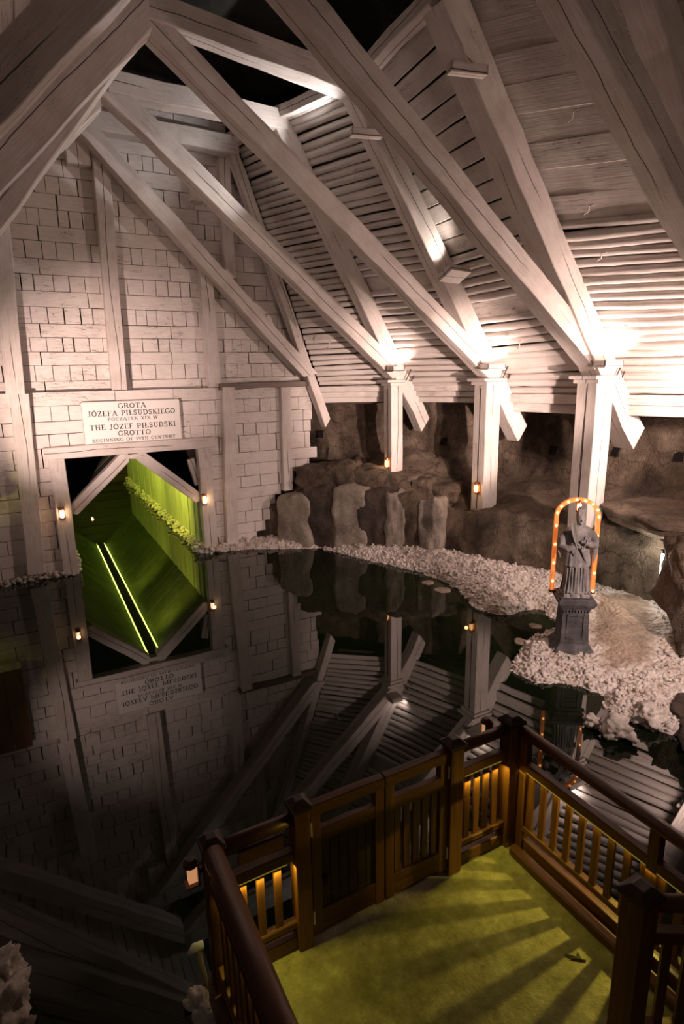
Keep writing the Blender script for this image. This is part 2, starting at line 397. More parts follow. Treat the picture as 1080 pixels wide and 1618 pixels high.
wpost((118, 215), (124, 262), YU-.12, .42, .24, 'stub post under the left beams at the top of the gable')
wpost((308, 262), (310, 320), YU-.12, .26, .24, 'stub post at the top of the gable beside the first tie beam')
beam('ledge_shadow_strip', onY(345, 612, YW-.02), onY(492, 606, YW-.02), .26, .13, mat=M_LEDGESHADE, label='dark brown strip painting the shadow along the top of the lower wall, right of the sign', cat='board')  # dark strip standing in for the shadow under the recessed upper wall

# ------------------------------------------------------------------ tunnel mouth
beam('door_frame_post', (.42, YW-.06, -.2), (.42, YW-.06, 2.46), .22, .30, label='left jamb of the tunnel mouth carrying a lantern', cat='post', rough=.004)
beam('door_frame_post', (3.42, YW-.06, -.2), (3.42, YW-.06, 2.46), .22, .30, label='right jamb of the tunnel mouth beside the lit boards', cat='post', rough=.004)
beam('lintel_beam', (.22, YW-.07, 2.57), (3.66, YW-.07, 2.57), .24, .24, label='straight lintel across the tunnel mouth under the sign', cat='beam', rough=.004)
beam('tunnel_brace', (.56, YW+.06, 1.28), (1.80, YW+.06, 2.42), .26, .24, ends=(-.18, .18), label='left slanting brace inside the tunnel mouth', cat='beam', rough=.004)
beam('tunnel_brace', (3.30, YW+.06, 1.25), (2.00, YW+.06, 2.42), .26, .24, ends=(.18, -.18), label='right slanting brace inside the tunnel mouth', cat='beam', rough=.004)
beam('wedge_block', (3.30, YW+.12, 1.6), (3.16, YW+.12, 2.2), .12, .16, label='small wedge board in the upper right corner of the tunnel mouth', cat='board')
beam('tunnel_head_block', (1.72, YW+.02, 2.38), (2.12, YW+.02, 2.38), .2, .10, label='short head block where the tunnel braces meet', cat='board')

def strip_wall(name, a, b, h0, h1, n, mat, label, lean=0):   # upright boards from plan point a to b
    mb = MB(); a = Vector(a); b = Vector(b); t = (b-a)/n; nn = Vector((-t.y, t.x, 0)).normalized()
    for i in range(n):
        p = a+t*(i+.03); q = a+t*(i+.95); j = rnd.uniform(-.01, .01)
        v = [(p.x+nn.x*j, p.y, h0), (q.x+nn.x*j, q.y, h0), (q.x+nn.x*(j+.05), q.y, h0), (p.x+nn.x*(j+.05), p.y, h0)]
        v += [(x, y, h1) for x, y, _ in v]
        mb.add(v, [(0,3,2,1),(4,5,6,7),(0,1,5,4),(1,2,6,5),(2,3,7,6),(3,0,4,7)])
    return tag(mb.build(name, mat), label, None, None, 'structure')
YE = 24.2
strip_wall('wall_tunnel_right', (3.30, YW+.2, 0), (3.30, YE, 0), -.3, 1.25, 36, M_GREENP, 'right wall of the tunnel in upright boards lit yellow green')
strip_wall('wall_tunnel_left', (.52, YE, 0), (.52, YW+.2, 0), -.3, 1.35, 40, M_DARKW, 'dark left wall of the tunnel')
mb = MB()
for k in range(9):
    z0 = -.3+k*.32; mb.box((.4, YE+rnd.uniform(0, .03), z0+.01), (3.5, YE+.15, z0+.31))
tag(mb.build('wall_tunnel_end', M_DARKW), 'dark horizontal timbers closing the end of the tunnel', None, None, 'structure')
def ceil_slope(name, xa, za, xb, zb, label):
    mb = MB(); n = 60; y0 = YW+.22; dy = (YE-y0)/n
    nx, nz = -(zb-za), (xb-xa); L = math.hypot(nx, nz); s = 1 if nz > 0 else -1; nx, nz = nx/L*s, nz/L*s
    for i in range(n):
        a = y0+i*dy+.004; b = y0+(i+1)*dy-.004; j = rnd.uniform(-.006, .006)
        v = [(xa+nx*j, a, za+nz*j), (xb+nx*j, a, zb+nz*j), (xb+nx*j, b, zb+nz*j), (xa+nx*j, b, za+nz*j)]
        v += [(p[0]+nx*.05, p[1], p[2]+nz*.05) for p in v]
        mb.add(v, [(0,3,2,1),(0,1,5,4),(1,2,6,5),(2,3,7,6),(3,0,4,7)]); b0 = len(mb.v)-8; mb.f.append((b0+4, b0+5, b0+6, b0+7)); mb.m.append(1)
    tag(mb.build(name, [M_CEILP, M_BACK]), label, None, None, 'structure')  # upper faces coloured dark, standing in for the shade of the void
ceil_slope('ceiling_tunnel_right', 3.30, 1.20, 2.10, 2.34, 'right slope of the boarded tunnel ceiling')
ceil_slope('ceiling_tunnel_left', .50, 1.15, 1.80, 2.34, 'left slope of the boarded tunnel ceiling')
mb = MB(); mb.box((1.80, YW+.25, 2.36), (2.10, YE, 2.46)); tag(mb.build('ceiling_tunnel_ridge', M_DARKW), 'dark ridge board along the tunnel ceiling', None, None, 'structure')
mb = MB(); mb.box((3.37, YW+.2, -.3), (3.45, YE, 2.8)); mb.box((.2, YW+.2, -.3), (.40, YE, 2.8)); mb.box((.2, YW+.2, 2.75), (3.5, YE, 2.85)); tag(mb.build('wall_tunnel_outer', M_BACK), 'black casing around the tunnel boards, coloured for the unlit void', None, None, 'structure')  # black casing stands in for darkness, light enters only by the opening
for x, lb in ((1.815, 'left yellow green light strip along the tunnel ridge'), (2.085, 'right yellow green light strip along the tunnel ridge')):
    mb = MB(); mb.box((x-.008, YW+.3, 2.332), (x+.008, YE-.1, 2.35)); tag(mb.build('light_strip', M_LED), lb, 'light strip')
    light('tunnel_strip', 'AREA', (x, 18.5, 2.32), (x, 18.5, 0), 34, (.72, .95, .10), 10.5, .03).rotation_euler = (0, 0, math.pi/2)
light('tunnel_wall_fill', 'SPOT', (1.6, YW+.6, 1.9), (3.3, 16.0, .55), 260, (.92, .90, .09), .15, spot=110, blend=1)  # extra green spot added to brighten the right-hand boards
light('tunnel_wall_fill_deep', 'SPOT', (1.6, 16.6, 1.7), (3.3, 20, .5), 170, (.85, .88, .09), .15, spot=110, blend=1)  # second added green spot, for the boards deeper in

# ------------------------------------------------------------------ sign with lettering
SA, SB = Vector((.98, YW-.05, 2.67)), Vector((2.97, YW-.05, 3.55))
sx, sz = SB.x-SA.x, SB.z-SA.z
sg = empty('signboard', (SA.x, YW-.05, SA.z), 0, 'white wooden sign naming the grotto in black capitals above the tunnel mouth', 'sign')
mb = MB(); mb.box((0, -.035, 0), (sx, 0, sz)); mb.build('board', M_SIGN, sg, bevel=.006)
mb = MB()
for a, b in (((.0, 0), (sx, .018)), ((.0, sz-.018), (sx, sz)), ((0, 0), (.018, sz)), ((sx-.018, 0), (sx, sz))):
    mb.box((a[0], -.045, a[1]), (b[0], -.033, b[1]))
mb.build('border_trim', M_BEAM, sg)
A = math.pi
def arc(cx, cy, rx, ry, a0, a1, n=9): return [(cx+rx*math.cos(math.radians(a0+(a1-a0)*i/n)), cy+ry*math.sin(math.radians(a0+(a1-a0)*i/n))) for i in range(n+1)]
TK, TN = .17, .07
SER = lambda x, y, w=.34: ([(x-w/2, y), (x+w/2, y)], TN)
GL = {   # strokes in a cell one unit tall: (points, thickness)
 'G': (.80, [(arc(.42, .5, .36, .5, 50, 180), .13), (arc(.42, .5, .36, .5, 180, 300), .13), ([(.72, .12), (.72, .42)], TK), SER(.70, .42), ([(.70, .78), (.70, .98)], TN)]),
 'R': (.80, [([(.18, 0), (.18, 1)], TK), ([(.05, 1), (.45, 1)], TN), (arc(.42, .74, .24, .25, 90, -90), .13), ([(.18, .49), (.45, .49)], TN), ([(.42, .49), (.74, 0)], TK), SER(.18, 0), SER(.74, 0, .2)]),
 'O': (.86, [(arc(.43, .5, .33, .48, 40, 320, 14), .12), (arc(.43, .5, .34, .48, -50, 50), .15), (arc(.43, .5, .34, .48, 130, 230), .15)]),
 'T': (.76, [([(.38, 0), (.38, 1)], TK), ([(.05, .97), (.71, .97)], TN), ([(.06, .8), (.06, 1)], TN), ([(.70, .8), (.70, 1)], TN), SER(.38, 0)]),
 'A': (.84, [([(.10, 0), (.42, 1)], TN), ([(.42, 1), (.74, 0)], TK), ([(.22, .34), (.62, .34)], TN), SER(.11, 0, .24), SER(.74, 0, .28)]),
 'J': (.50, [([(.32, 1), (.32, .15)], TK), (arc(.17, .12, .15, .14, 0, -170), .09), SER(.32, 1)]),
 'Z': (.70, [([(.08, .97), (.62, .97)], TN), ([(.60, .96), (.12, .04)], TK), ([(.08, .03), (.64, .03)], TN), ([(.64, .0), (.64, .2)], TN), ([(.08, .8), (.08, 1)], TN)]),
 'E': (.70, [([(.18, 0), (.18, 1)], TK), ([(.05, .97), (.60, .97)], TN), ([(.18, .52), (.48, .52)], TN), ([(.05, .03), (.62, .03)], TN), ([(.61, .8), (.61, 1)], TN), ([(.63, 0), (.63, .2)], TN)]),
 'F': (.66, [([(.18, 0), (.18, 1)], TK), ([(.05, .97), (.60, .97)], TN), ([(.18, .52), (.48, .52)], TN), ([(.60, .8), (.60, 1)], TN), SER(.18, 0)]),
 'P': (.70, [([(.18, 0), (.18, 1)], TK), ([(.05, .98), (.42, .98)], TN), (arc(.40, .72, .24, .26, 90, -90), .13), ([(.18, .46), (.42, .46)], TN), SER(.18, 0)]),
 'I': (.40, [([(.20, 0), (.20, 1)], TK), SER(.2, 0), SER(.2, 1)]),
 'L': (.66, [([(.18, 0), (.18, 1)], TK), SER(.18, 1), ([(.05, .03), (.60, .03)], TN), ([(.60, 0), (.60, .22)], TN)]),
 'S': (.62, [(arc(.30, .74, .20, .24, 30, 270), .12), (arc(.30, .26, .22, .24, 90, -150), .13), ([(.50, .78), (.50, .98)], TN), ([(.08, .02), (.08, .22)], TN)]),
 'U': (.82, [([(.18, 1), (.18, .3)], TK), (arc(.41, .3, .23, .28, 180, 360), .10), ([(.64, .3), (.64, 1)], TN), SER(.18, 1), SER(.64, 1, .26)]),
 'D': (.82, [([(.18, 0), (.18, 1)], TK), ([(.05, .98), (.38, .98)], TN), ([(.05, .02), (.38, .02)], TN), (arc(.38, .5, .34, .48, 90, -90), .14)]),
 'K': (.80, [([(.18, 0), (.18, 1)], TK), ([(.20, .45), (.64, 1)], TN), ([(.34, .56), (.72, 0)], TK), SER(.18, 0), SER(.18, 1), SER(.64, 1, .22), SER(.72, 0, .24)]),
 'C': (.76, [(arc(.42, .5, .34, .48, 50, 310, 14), .13), ([(.66, .76), (.66, .98)], TN)]),
 'X': (.82, [([(.14, 1), (.68, 0)], TK), ([(.68, 1), (.14, 0)], TN), SER(.14, 1, .26), SER(.68, 0, .26), SER(.68, 1, .2), SER(.14, 0, .2)]),
 'W': (1.12, [([(.10, 1), (.34, 0)], TK), ([(.34, 0), (.56, 1)], TN), ([(.56, 1), (.78, 0)], TK), ([(.78, 0), (1.0, 1)], TN), SER(.10, 1, .26), SER(.56, 1, .24), SER(1.0, 1, .2)]),
 'H': (.84, [([(.18, 0), (.18, 1)], TK), ([(.66, 0), (.66, 1)], TK), ([(.18, .52), (.66, .52)], TN), SER(.18, 0), SER(.18, 1), SER(.66, 0), SER(.66, 1)]),
 'B': (.74, [([(.18, 0), (.18, 1)], TK), ([(.05, .98), (.40, .98)], TN), (arc(.38, .75, .22, .23, 90, -90), .13), ([(.18, .52), (.40, .52)], TN), (arc(.38, .26, .27, .26, 90, -90), .14), ([(.05, .02), (.40, .02)], TN)]),
 'N': (.84, [([(.16, 0), (.16, 1)], TN), ([(.14, 1), (.68, 0)], TK), ([(.68, 0), (.68, 1)], TN), SER(.14, 1, .26), SER(.16, 0, .26), SER(.68, 1, .26)]),
 'Y': (.80, [([(.12, 1), (.40, .48)], TK), ([(.68, 1), (.40, .48)], TN), ([(.40, 0), (.40, .5)], TK), SER(.40, 0), SER(.12, 1, .26), SER(.68, 1, .22)]),
 '1': (.44, [([(.22, 0), (.22, 1)], TK), ([(.08, .84), (.22, 1)], TN), SER(.22, 0)]),
 '9': (.66, [(arc(.33, .70, .22, .28, 0, 360, 14), .12), (arc(.22, .52, .34, .52, 20, -75), .12)]),
 ' ': (.45, []),
}
GL['Ó'] = (GL['O'][0], GL['O'][1]+[([(.40, 1.08), (.56, 1.30)], .10)])
GL['Ł'] = (GL['L'][0], GL['L'][1]+[([(.02, .40), (.42, .66)], .09)])
GL['Ą'] = (GL['A'][0], GL['A'][1]+[([(.74, 0), (.66, -.14), (.78, -.2)], .08)])
def letters(text, h, cx, zb, fit, y, name, label):
    mb = MB(); adv = sum(GL[c][0]+.10 for c in text)-.10; k = fit/(adv*h) * h
    x = cx-fit/2
    for c in text:
        wdt, st = GL[c]
        for pts, th in st:
            for (a, b) in zip(pts, pts[1:]):
                p = Vector((x+a[0]*k, zb+a[1]*h)); q = Vector((x+b[0]*k, zb+b[1]*h)); d = q-p
                if d.length < 1e-6: continue
                d.normalize(); n = Vector((-d.y, d.x))*th*h*.5; e = d*th*h*.2; p = p-e; q = q+e
                v = [(p.x+n.x, y, p.y+n.y), (p.x-n.x, y, p.y-n.y), (q.x-n.x, y, q.y-n.y), (q.x+n.x, y, q.y+n.y)]
                v += [(u[0], y+.004, u[2]) for u in v]
                mb.add(v, [(0,1,2,3),(7,6,5,4),(0,4,5,1),(1,5,6,2),(2,6,7,3),(3,7,4,0)])
        x += (wdt+.10)*k
    o = mb.build(name, M_INK, sg); o['label'] = label
for t, h, cx, zb, fit in (('GROTA', .095, 1.0, .735, .56), ('JÓZEFA PIŁSUDSKIEGO', .100, 1.0, .585, 1.76), ('POCZĄTEK XIX W', .060, 1.0, .485, 1.02),
                          ('THE JÓZEF PIŁSUDSKI', .100, 1.0, .305, 1.74), ('GROTTO', .098, 1.0, .165, .66), ('BEGINNING OF 19TH CENTURY', .062, 1.0, .055, 1.70)):
    letters(t, h, cx, zb, fit, -.041, 'inscription', 'black serif capitals reading '+t)

# ------------------------------------------------------------------ roof frames
FY = {1: 12.95, 2: 11.6, 3: 9.44, 4: 7.2, 5: 5.0, 6: 2.9}
APEX = {1: (1.47, 8.68), 2: (1.77, 8.80), 3: (1.92, 8.92), 4: (2.55, 8.84), 5: (3.95, 8.9)}
HEAD = {1: (5.98, 4.0), 2: (7.62, 3.96), 3: (8.50, 3.97), 4: (9.02, 4.0), 5: (10.0, 4.0)}
ORD = ['lowest', 'second', 'third', 'fourth', 'fifth', 'sixth', 'seventh', 'eighth', 'ninth', 'tenth', 'eleventh', 'twelfth', 'thirteenth', 'fourteenth', 'fifteenth', 'sixteenth', 'seventeenth', 'eighteenth', 'nineteenth', 'twentieth'] + [a+b for a in ('twenty-', 'thirty-', 'forty-') for b in ('first', 'second', 'third', 'fourth', 'fifth', 'sixth', 'seventh', 'eighth', 'ninth', 'tenth')]
NM = {1: 'first', 2: 'second', 3: 'third', 4: 'fourth', 5: 'fifth'}
BW = {1: .32, 2: .30, 3: .28, 4: .31, 5: .36}
bl = {1: 'lowest diagonal brace lying along the gable wall, ending beside the ragged wall edge',
      2: 'diagonal brace landing on the smallest, farthest square post',
      3: 'long diagonal brace landing on the middle square post',
      4: 'long bright-footed diagonal brace landing on the post behind the statue',
      5: 'dark foreground diagonal brace crossing the upper right corner'}
for k in range(1, 6):
    y = FY[k]; ax, az = APEX[k]; hx, hz = HEAD[k]
    b = beam('roof_brace', (ax-.02, y, az), (hx+.05, y, hz), BW[k]+.02, BW[k]+(.06 if k > 1 else 0), ends=(-.25, .22), label=bl[k], cat='beam', group='right-hand roof braces')
RT = {1: (4.44, 8.61), 2: (4.96, 8.7), 3: (5.42, 8.52), 4: (5.45, 8.72), 5: (6.3, 8.3), 6: (6.9, 8.2)}     # rafter tops
RFt = {1: (6.47, 2.85), 2: (8.40, 2.78), 3: (9.38, 2.70), 4: (10.02, 2.72), 5: (10.75, 2.7), 6: (11.2, 2.7)}  # rafter feet
rl = {1: 'thin rafter beside the gable wall with a pointed foot',
      2: 'rafter behind the farthest post, foot hanging below the eave',
      3: 'rafter behind the middle post with the lamp box strapped to it',
      4: 'rafter rising behind the post next to the statue, brightly lit at its foot',
      5: 'dark rafter in the upper right corner of the roof'}
for k in range(1, 6):
    y = FY[k]
    beam('roof_rafter', (RT[k][0], y, RT[k][1]), (RFt[k][0], y, RFt[k][1]), {1: .26, 2: .30, 3: .34, 4: .42, 5: .36}[k], {1: .2, 2: .34, 3: .38, 4: .44, 5: .36}[k], ends=(0, -.15), label=rl[k], cat='beam', group='right-hand roof rafters')
tl = {1: 'short tie beam under the roof top just in front of the gable', 2: 'tie beam at the top of the second frame with a pale lit underside',
      3: 'thick tie beam at the top, running right from the big left beam', 4: 'tie beam out of sight at the top of the fourth frame'}
for k in range(1, 4):
    y = FY[k]; ax, az = APEX[k]
    x1 = RT[k][0]+.1
    beam('tie_beam', (ax+.1, y-.06, az-.02), (x1, y-.06, RT[k][1]+.02), .30, .34, label=tl[k], cat='beam', group='tie beams at the roof top')
    if k > 1:
        beam('tie_plank', (ax+.2, y+.26, az+.06), (x1-.1, y+.26, RT[k][1]+.08), .22, .20, label='pale squared plank lying beside the '+NM[k]+' tie beam', cat='beam')
for k, pa, pb, hgt, dy, lb in ((2, (150, 150), (20, 275), .36, -.02, 'left-hand brace partly hidden behind the big left beams'),
                           (3, (131, 100), (0, 240), .56, -.12, 'massive left beam sloping from the apex to the left edge'),
                           (3, (218, 21), (1, 315), .36, .06, 'lower companion of the massive left beam, bolted beneath it'),
                           (4, (125, 0), (0, 128), .44, -.12, 'shadowed left beam in the top left corner')):
    y = FY[k]+dy-.17; a = onY(*pa, y); b = onY(*pb, y); u = (a-b).normalized(); xa = {2: 1.72, 3: 2.12, 4: 2.6}[k]
    y += .17; a.y = y; b.y = y
    P0 = a+u*((xa-a.x)/u.x); P1 = b-u*3.2; P1.y = P0.y
    beam('left_roof_brace', P0, P1, .34, hgt, ends=(hgt*abs(u.z/u.x), 0), label=lb, cat='beam', group='left-hand roof braces')
for k in (3, 4, 5):
    y = FY[k]
    beam('left_rafter', (2.0, y+.12, 9.75), (-3.6, y+.12, 3.5), .3, .36, label={3: 'dim rafter behind the massive left beam', 4: 'dark rafter beyond the top left beam', 5: 'left rafter nearest the viewer, above the frame'}[k], cat='beam')
# plates joining the rafter tops
for k in (1, 2, 3, 4):
    a = Vector((RT[k][0]+.02, FY[k], RT[k][1]+.16)); b = Vector((RT[k+1][0]+.02, FY[k+1], RT[k+1][1]+.16))
    beam('roof_plate', a, b, .24, .22, up=(1, 0, 0), label='roof plate joining the tops of the %s and %s rafters' % (NM[k], NM[k+1]), cat='beam')
# posts
PB = {2: 1.66, 3: 1.12, 4: 1.15, 5: 1.2}; PW = {2: .35, 3: .42, 4: .47, 5: .4}
pl = {2: 'slim white square post, smallest and farthest, with a lantern near its foot', 3: 'white square post in the middle with a lantern low on its left face',
      4: 'bright white square post directly behind the statue arch', 5: 'post beyond the right edge'}
PX = {2: 7.58, 3: 8.50, 4: 8.98, 5: 10.0}
for k in (2, 3, 4, 5):
    w_ = PW[k]*.92
    t = empty('square_post', (PX[k], FY[k], PB[k]), 0, pl[k], 'post', 'square posts under the braces')
    o = link('shaft', beam_mesh('shaft', HEAD[k][1]-.22-PB[k]+.05, w_, w_, rough=.003), M_BEAM, t); o.matrix_basis = frame_matrix((0, 0, -.05), (0, 0, 9), (0, 1, 0))
    mb = MB(); mb.cbox((0, 0, HEAD[k][1]-.20-PB[k]), (w_+.10, w_+.10, .07)); mb.cbox((-.03, 0, HEAD[k][1]-.13-PB[k]), (w_+.22, w_+.16, .06)); o = mb.build('capital', M_BEAM, t, bevel=.01)
    # groove down the face as seen on each post
    mb = MB(); mb.box((-w_/2-.004, -.016, .0), (-w_/2+.01, .004, HEAD[k][1]-.3-PB[k])); mb.build('face_crack', M_BACK, t)

# ------------------------------------------------------------------ roof covering: poles and planks
def log_mesh(seed):
    r = random.Random(seed); mb = MB(); n = 10; pts = []; rs = []
    ph = r.random()*6; am = r.uniform(.003, .010)
    for i in range(n+1):
        t = i/n; pts.append((t, am*math.sin(ph+t*r.uniform(3, 6))*1.0, am*math.cos(ph*2+t*4))); rs.append(.5*(1+r.uniform(-.07, .07)))
    for i in range(len(pts)): pts[i] = (pts[i][0], pts[i][1]*6, pts[i][2]*6)
    mb.tube([(p[0]*30, p[1], p[2]) for p in pts], rs, 10)
    mb.v = [(x/30, y, z) for x, y, z in mb.v]
    me = mb.mesh('roof_pole'); me.materials.append(M_LOG); me.polygons.foreach_set('use_smooth', [True]*len(me.polygons)); return me
LOGS = [log_mesh(100+i) for i in range(7)]
def put_log(P0, P1, r, up, label, group):
    o = bpy.data.objects.new('roof_pole', rnd.choice(LOGS)); COL.objects.link(o)
    L = (P1-P0).length
    o.matrix_world = frame_matrix(P0, P1, up) @ Matrix.Diagonal((L, r*2, r*2, 1))
    tag(o, label, 'pole', group)
def plank(P0, P1, wdt, th, up, label, group, name='roof_plank'):
    return beam(name, P0, P1, wdt, th, up=up, mat=M_PLANK, label=label, cat='board', group=group, rough=.004)

BAYS = { # (far rafter, near rafter): fraction of the slope down to the last plank, number of planks, patches
 (1, 2): dict(t0=.0, planks=0, n=43, low=3, patch=()),
 (2, 3): dict(t0=.0, planks=0, n=40, low=3, patch=((.53, .58),)),
 (3, 4): dict(t0=.50, planks=10, n=19, low=2, patch=((.66, .72), (.86, .90))),
 (4, 5): dict(t0=.49, planks=8, n=21, low=2, patch=()),
 (5, 6): dict(t0=.9, planks=18, n=4, low=2, patch=()),
}
bn = {(1, 2): 'bay nearest the gable', (2, 3): 'second bay from the gable', (3, 4): 'third bay from the gable', (4, 5): 'fourth bay, at the right edge', (5, 6): 'dark bay in the top right corner'}
ZE = 3.42
for (a, b), c in BAYS.items():
    def pt(k, t, off):
        x0, z0 = RT[k]; z1 = ZE; x1 = x0+(RFt[k][0]-x0)*(z0-z1)/(z0-RFt[k][1])
        d = Vector((x1-x0, 0, z1-z0)).normalized(); n = Vector((-d.z, 0, d.x))     # outwards, away from the hall
        p = Vector((x0, FY[k], z0)) + Vector((x1-x0, 0, z1-z0))*t + n*off
        return p
    d0 = (pt(a, 1, 0)-pt(a, 0, 0)); L = d0.length; nrm = Vector((-d0.z, 0, d0.x)).normalized()
    OFF = .20 if a < 3 else .24
    if c['planks']:
        for i in range(c['planks']):
            t0, t1 = c['t0']*i/c['planks'], c['t0']*(i+1)/c['planks']; t = (t0+t1)/2; j = rnd.uniform(-.012, .015)
            plank(pt(a, t, OFF+.03+j), pt(b, t, OFF+.03+j), (t1-t0)*L-.016, .05, d0, 'wide roof plank, %s up from the poles, %s' % (ORD[c['planks']-1-i], bn[(a, b)]), 'planks of the %s bay' % NM[a])
    n = c['n']; t0 = c['t0']; dt = (1-t0)/n
    for i in range(n):
        t = t0+dt*(i+.5); r = dt*L*.5*rnd.uniform(.86, .99)
        if any(p <= t <= q for p, q in c['patch']): continue
        e = rnd.uniform(-.10, .10)*dt
        put_log(pt(a, t+rnd.uniform(-.12, .12)*dt, OFF+rnd.uniform(-.012, .012)), pt(b, t+e, OFF+rnd.uniform(-.012, .012)), r, nrm, 'round whitewashed roof pole, %s up from the eave, %s' % (ORD[n-1-i], bn[(a, b)]), 'poles of the %s bay' % NM[a])
    for p, q in c['patch']:
        plank(pt(a, (p+q)/2, OFF+.02), pt(b, (p+q)/2, OFF+.02), (q-p)*L+.03, .06, d0, ('lower' if p > .8 else 'upper')+' broad flat board patched in among the poles, '+bn[(a, b)], None)
    # backing so that no light leaks through
    mb = MB()
    for i in range(14):
        ta, tb = -.02+1.07*i/14, -.02+1.07*(i+1)/14
        for j in range(4):
            q = [pt(a, tt, OFF+.15).lerp(pt(b, tt, OFF+.15), jj/4) for tt, jj in ((ta, j), (ta, j+1), (tb, j+1), (tb, j))]; q += [p+nrm*.05 for p in q]
            mb.add(q, [(0,1,2,3),(7,6,5,4),(0,4,5,1),(1,5,6,2),(2,6,7,3),(3,7,4,0)])
    tag(mb.build('ceiling_backing', M_BACK), 'dark backing behind the roof lining '+bn[(a, b)], None, None, 'structure')
    # flat boards along the eave
    for i in range(c['low']):
        hh = .13 if a < 3 else .19
        z = ZE-.02-(c['low']-1-i)*-hh
        pa, pb = pt(a, 1, OFF-.08), pt(b, 1, OFF-.08); pa.z = z-.02+i*0; pb.z = z-.02
        pa.z = ZE + (i-.2)*hh - (.12 if a >= 3 else 0); pb.z = pa.z + rnd.uniform(-.015, .015)
        pa.x -= i*hh*.5-.02; pb.x -= i*hh*.5-.02
        plank(pa, pb, .05, hh-.008, (1, 0, 0), 'flat eave board, %s, at the foot of the %s' % (('lowest', 'middle' if c['low'] == 3 else 'topmost', 'topmost')[i], bn[(a, b)]), 'eave boards of the %s bay' % NM[a], 'eave_board')

# left hand roof: planks
for i in range(26):
    t = i/26; x = 2.2-6.0*t; z = 10.35-6.7*t
    plank(Vector((x, 14.0, z)), Vector((x, 2.0, z)), .34, .05, (-.6, 0, -.79), 'wide plank of the shadowed left roof slope behind the big left beams', 'planks of the left roof')

# strap irons, pins and hooks
def wire(name, pts, r, mat, label, cat, group=None):
    mb = MB(); mb.tube(pts, r, 6); return tag(mb.build(name, mat, smooth=True), label, cat, group)
for k in (2, 3, 4):
    x, y, z = HEAD[k][0]+.25, FY[k]-.2, 4.12
    for j, (dx, sgn) in enumerate(((.0, 1), (.16, 1))):
        wire('iron_clamp', [(x+dx-.12, y-.0, z-.30), (x+dx-.10, y-.06, z-.26), (x+dx+.12, y-.07, z+.16), (x+dx+.10, y, z+.20)], .013, M_IRON,
             'bent iron clamp tying brace to rafter above the %s post%s' % ({2: 'farthest', 3: 'middle', 4: 'statue-side'}[k], ', outer one' if j else ', inner one'), 'clamp', 'iron clamps at the brace feet')
for (px, py, a, b, txt) in ((808, 490, 3, 4, 'below the fourth brace'), (575, 400, 2, 3, 'near the third brace'), (905, 175, 4, 5, 'on a plank high at the right'), (930, 325, 4, 5, 'where planks meet poles at the right'),
                       (950, 400, 4, 5, 'among the poles upper right'), (985, 515, 4, 5, 'among the brightest poles'), (660, 545, 3, 4, 'just above the middle post'), (820, 540, 3, 4, 'left of the brightest brace foot'), (558, 270, 2, 3, 'high among the second bay poles'), (520, 540, 1, 2, 'low in the first bay')):
    # point on the lining plane of the bay
    A0 = Vector((RT[a][0], FY[a], RT[a][1])); A1 = Vector((RFt[a][0], FY[a], RFt[a][1])); B0 = Vector((RT[b][0], FY[b], RT[b][1]))
    n = (A1-A0).cross(B0-A0).normalized(); d = ray(px, py); t = (A0-CAM).dot(n)/d.dot(n); P = CAM+d*t
    u = (A1-A0).normalized(); v = (B0-A0).normalized()
    wire('iron_hook', [P-u*.02+v*.08, P, P+u*.09-v*.04, P+u*.13-v*.12], .011, M_BEAM, 'small bent wire pin '+txt, 'hook', 'wire pins in the roof lining')

# lamp boxes
def lampbox(name, P, rz, tilt, sx_, sy_, label):
    t = empty(name, P, rz, label, 'lamp'); t.rotation_euler = (tilt, 0, rz)
    mb = MB(); mb.cbox((0, 0, -.03), (sx_, sy_, .04))
    for s in (-1, 1): mb.cbox((s*(sx_/2-.015), 0, .02), (.03, sy_, .10)); mb.cbox((0, s*(sy_/2-.015), .02), (sx_, .03, .10))
    mb.build('housing', M_BEAM, t, bevel=.006)
    mb = MB(); mb.cbox((0, 0, .0), (sx_-.07, sy_-.07, .012)); mb.build('lens', M_GLASS, t)
    return t
lampbox('flood_lamp', (7.22, 9.02, 5.74), .2, -.5, .55, .34, 'tilted box lamp strapped to the third rafter above the middle post')
for (px, py, k, lb) in ((738, 112, 4, 'short box lamp seen from below, strapped high on the fourth rafter'), (578, 212, 3, 'short box lamp strapped high on the third rafter')):
    P = onY(px, py, FY[k]-.36); lampbox('flood_lamp', P, -.25, .12, .52, .16, lb)
    wire('lamp_strap', [P+Vector((.22, -.05, -.03)), P+Vector((.30, .12, .10)), P+Vector((.34, .26, .22))], .012, M_IRON, 'thin iron strap holding the box lamp high on the %s rafter' % NM[k], 'strap', 'lamp straps')
for k in (2, 3, 4):
    e = lampbox('flood_lamp', (HEAD[k][0]-.22, FY[k]-.36, 4.08), 0, 0, .46 if k > 2 else .32, .26, 'flat lamp tray on the capital of the %s post' % {2: 'farthest', 3: 'middle', 4: 'statue-side'}[k])

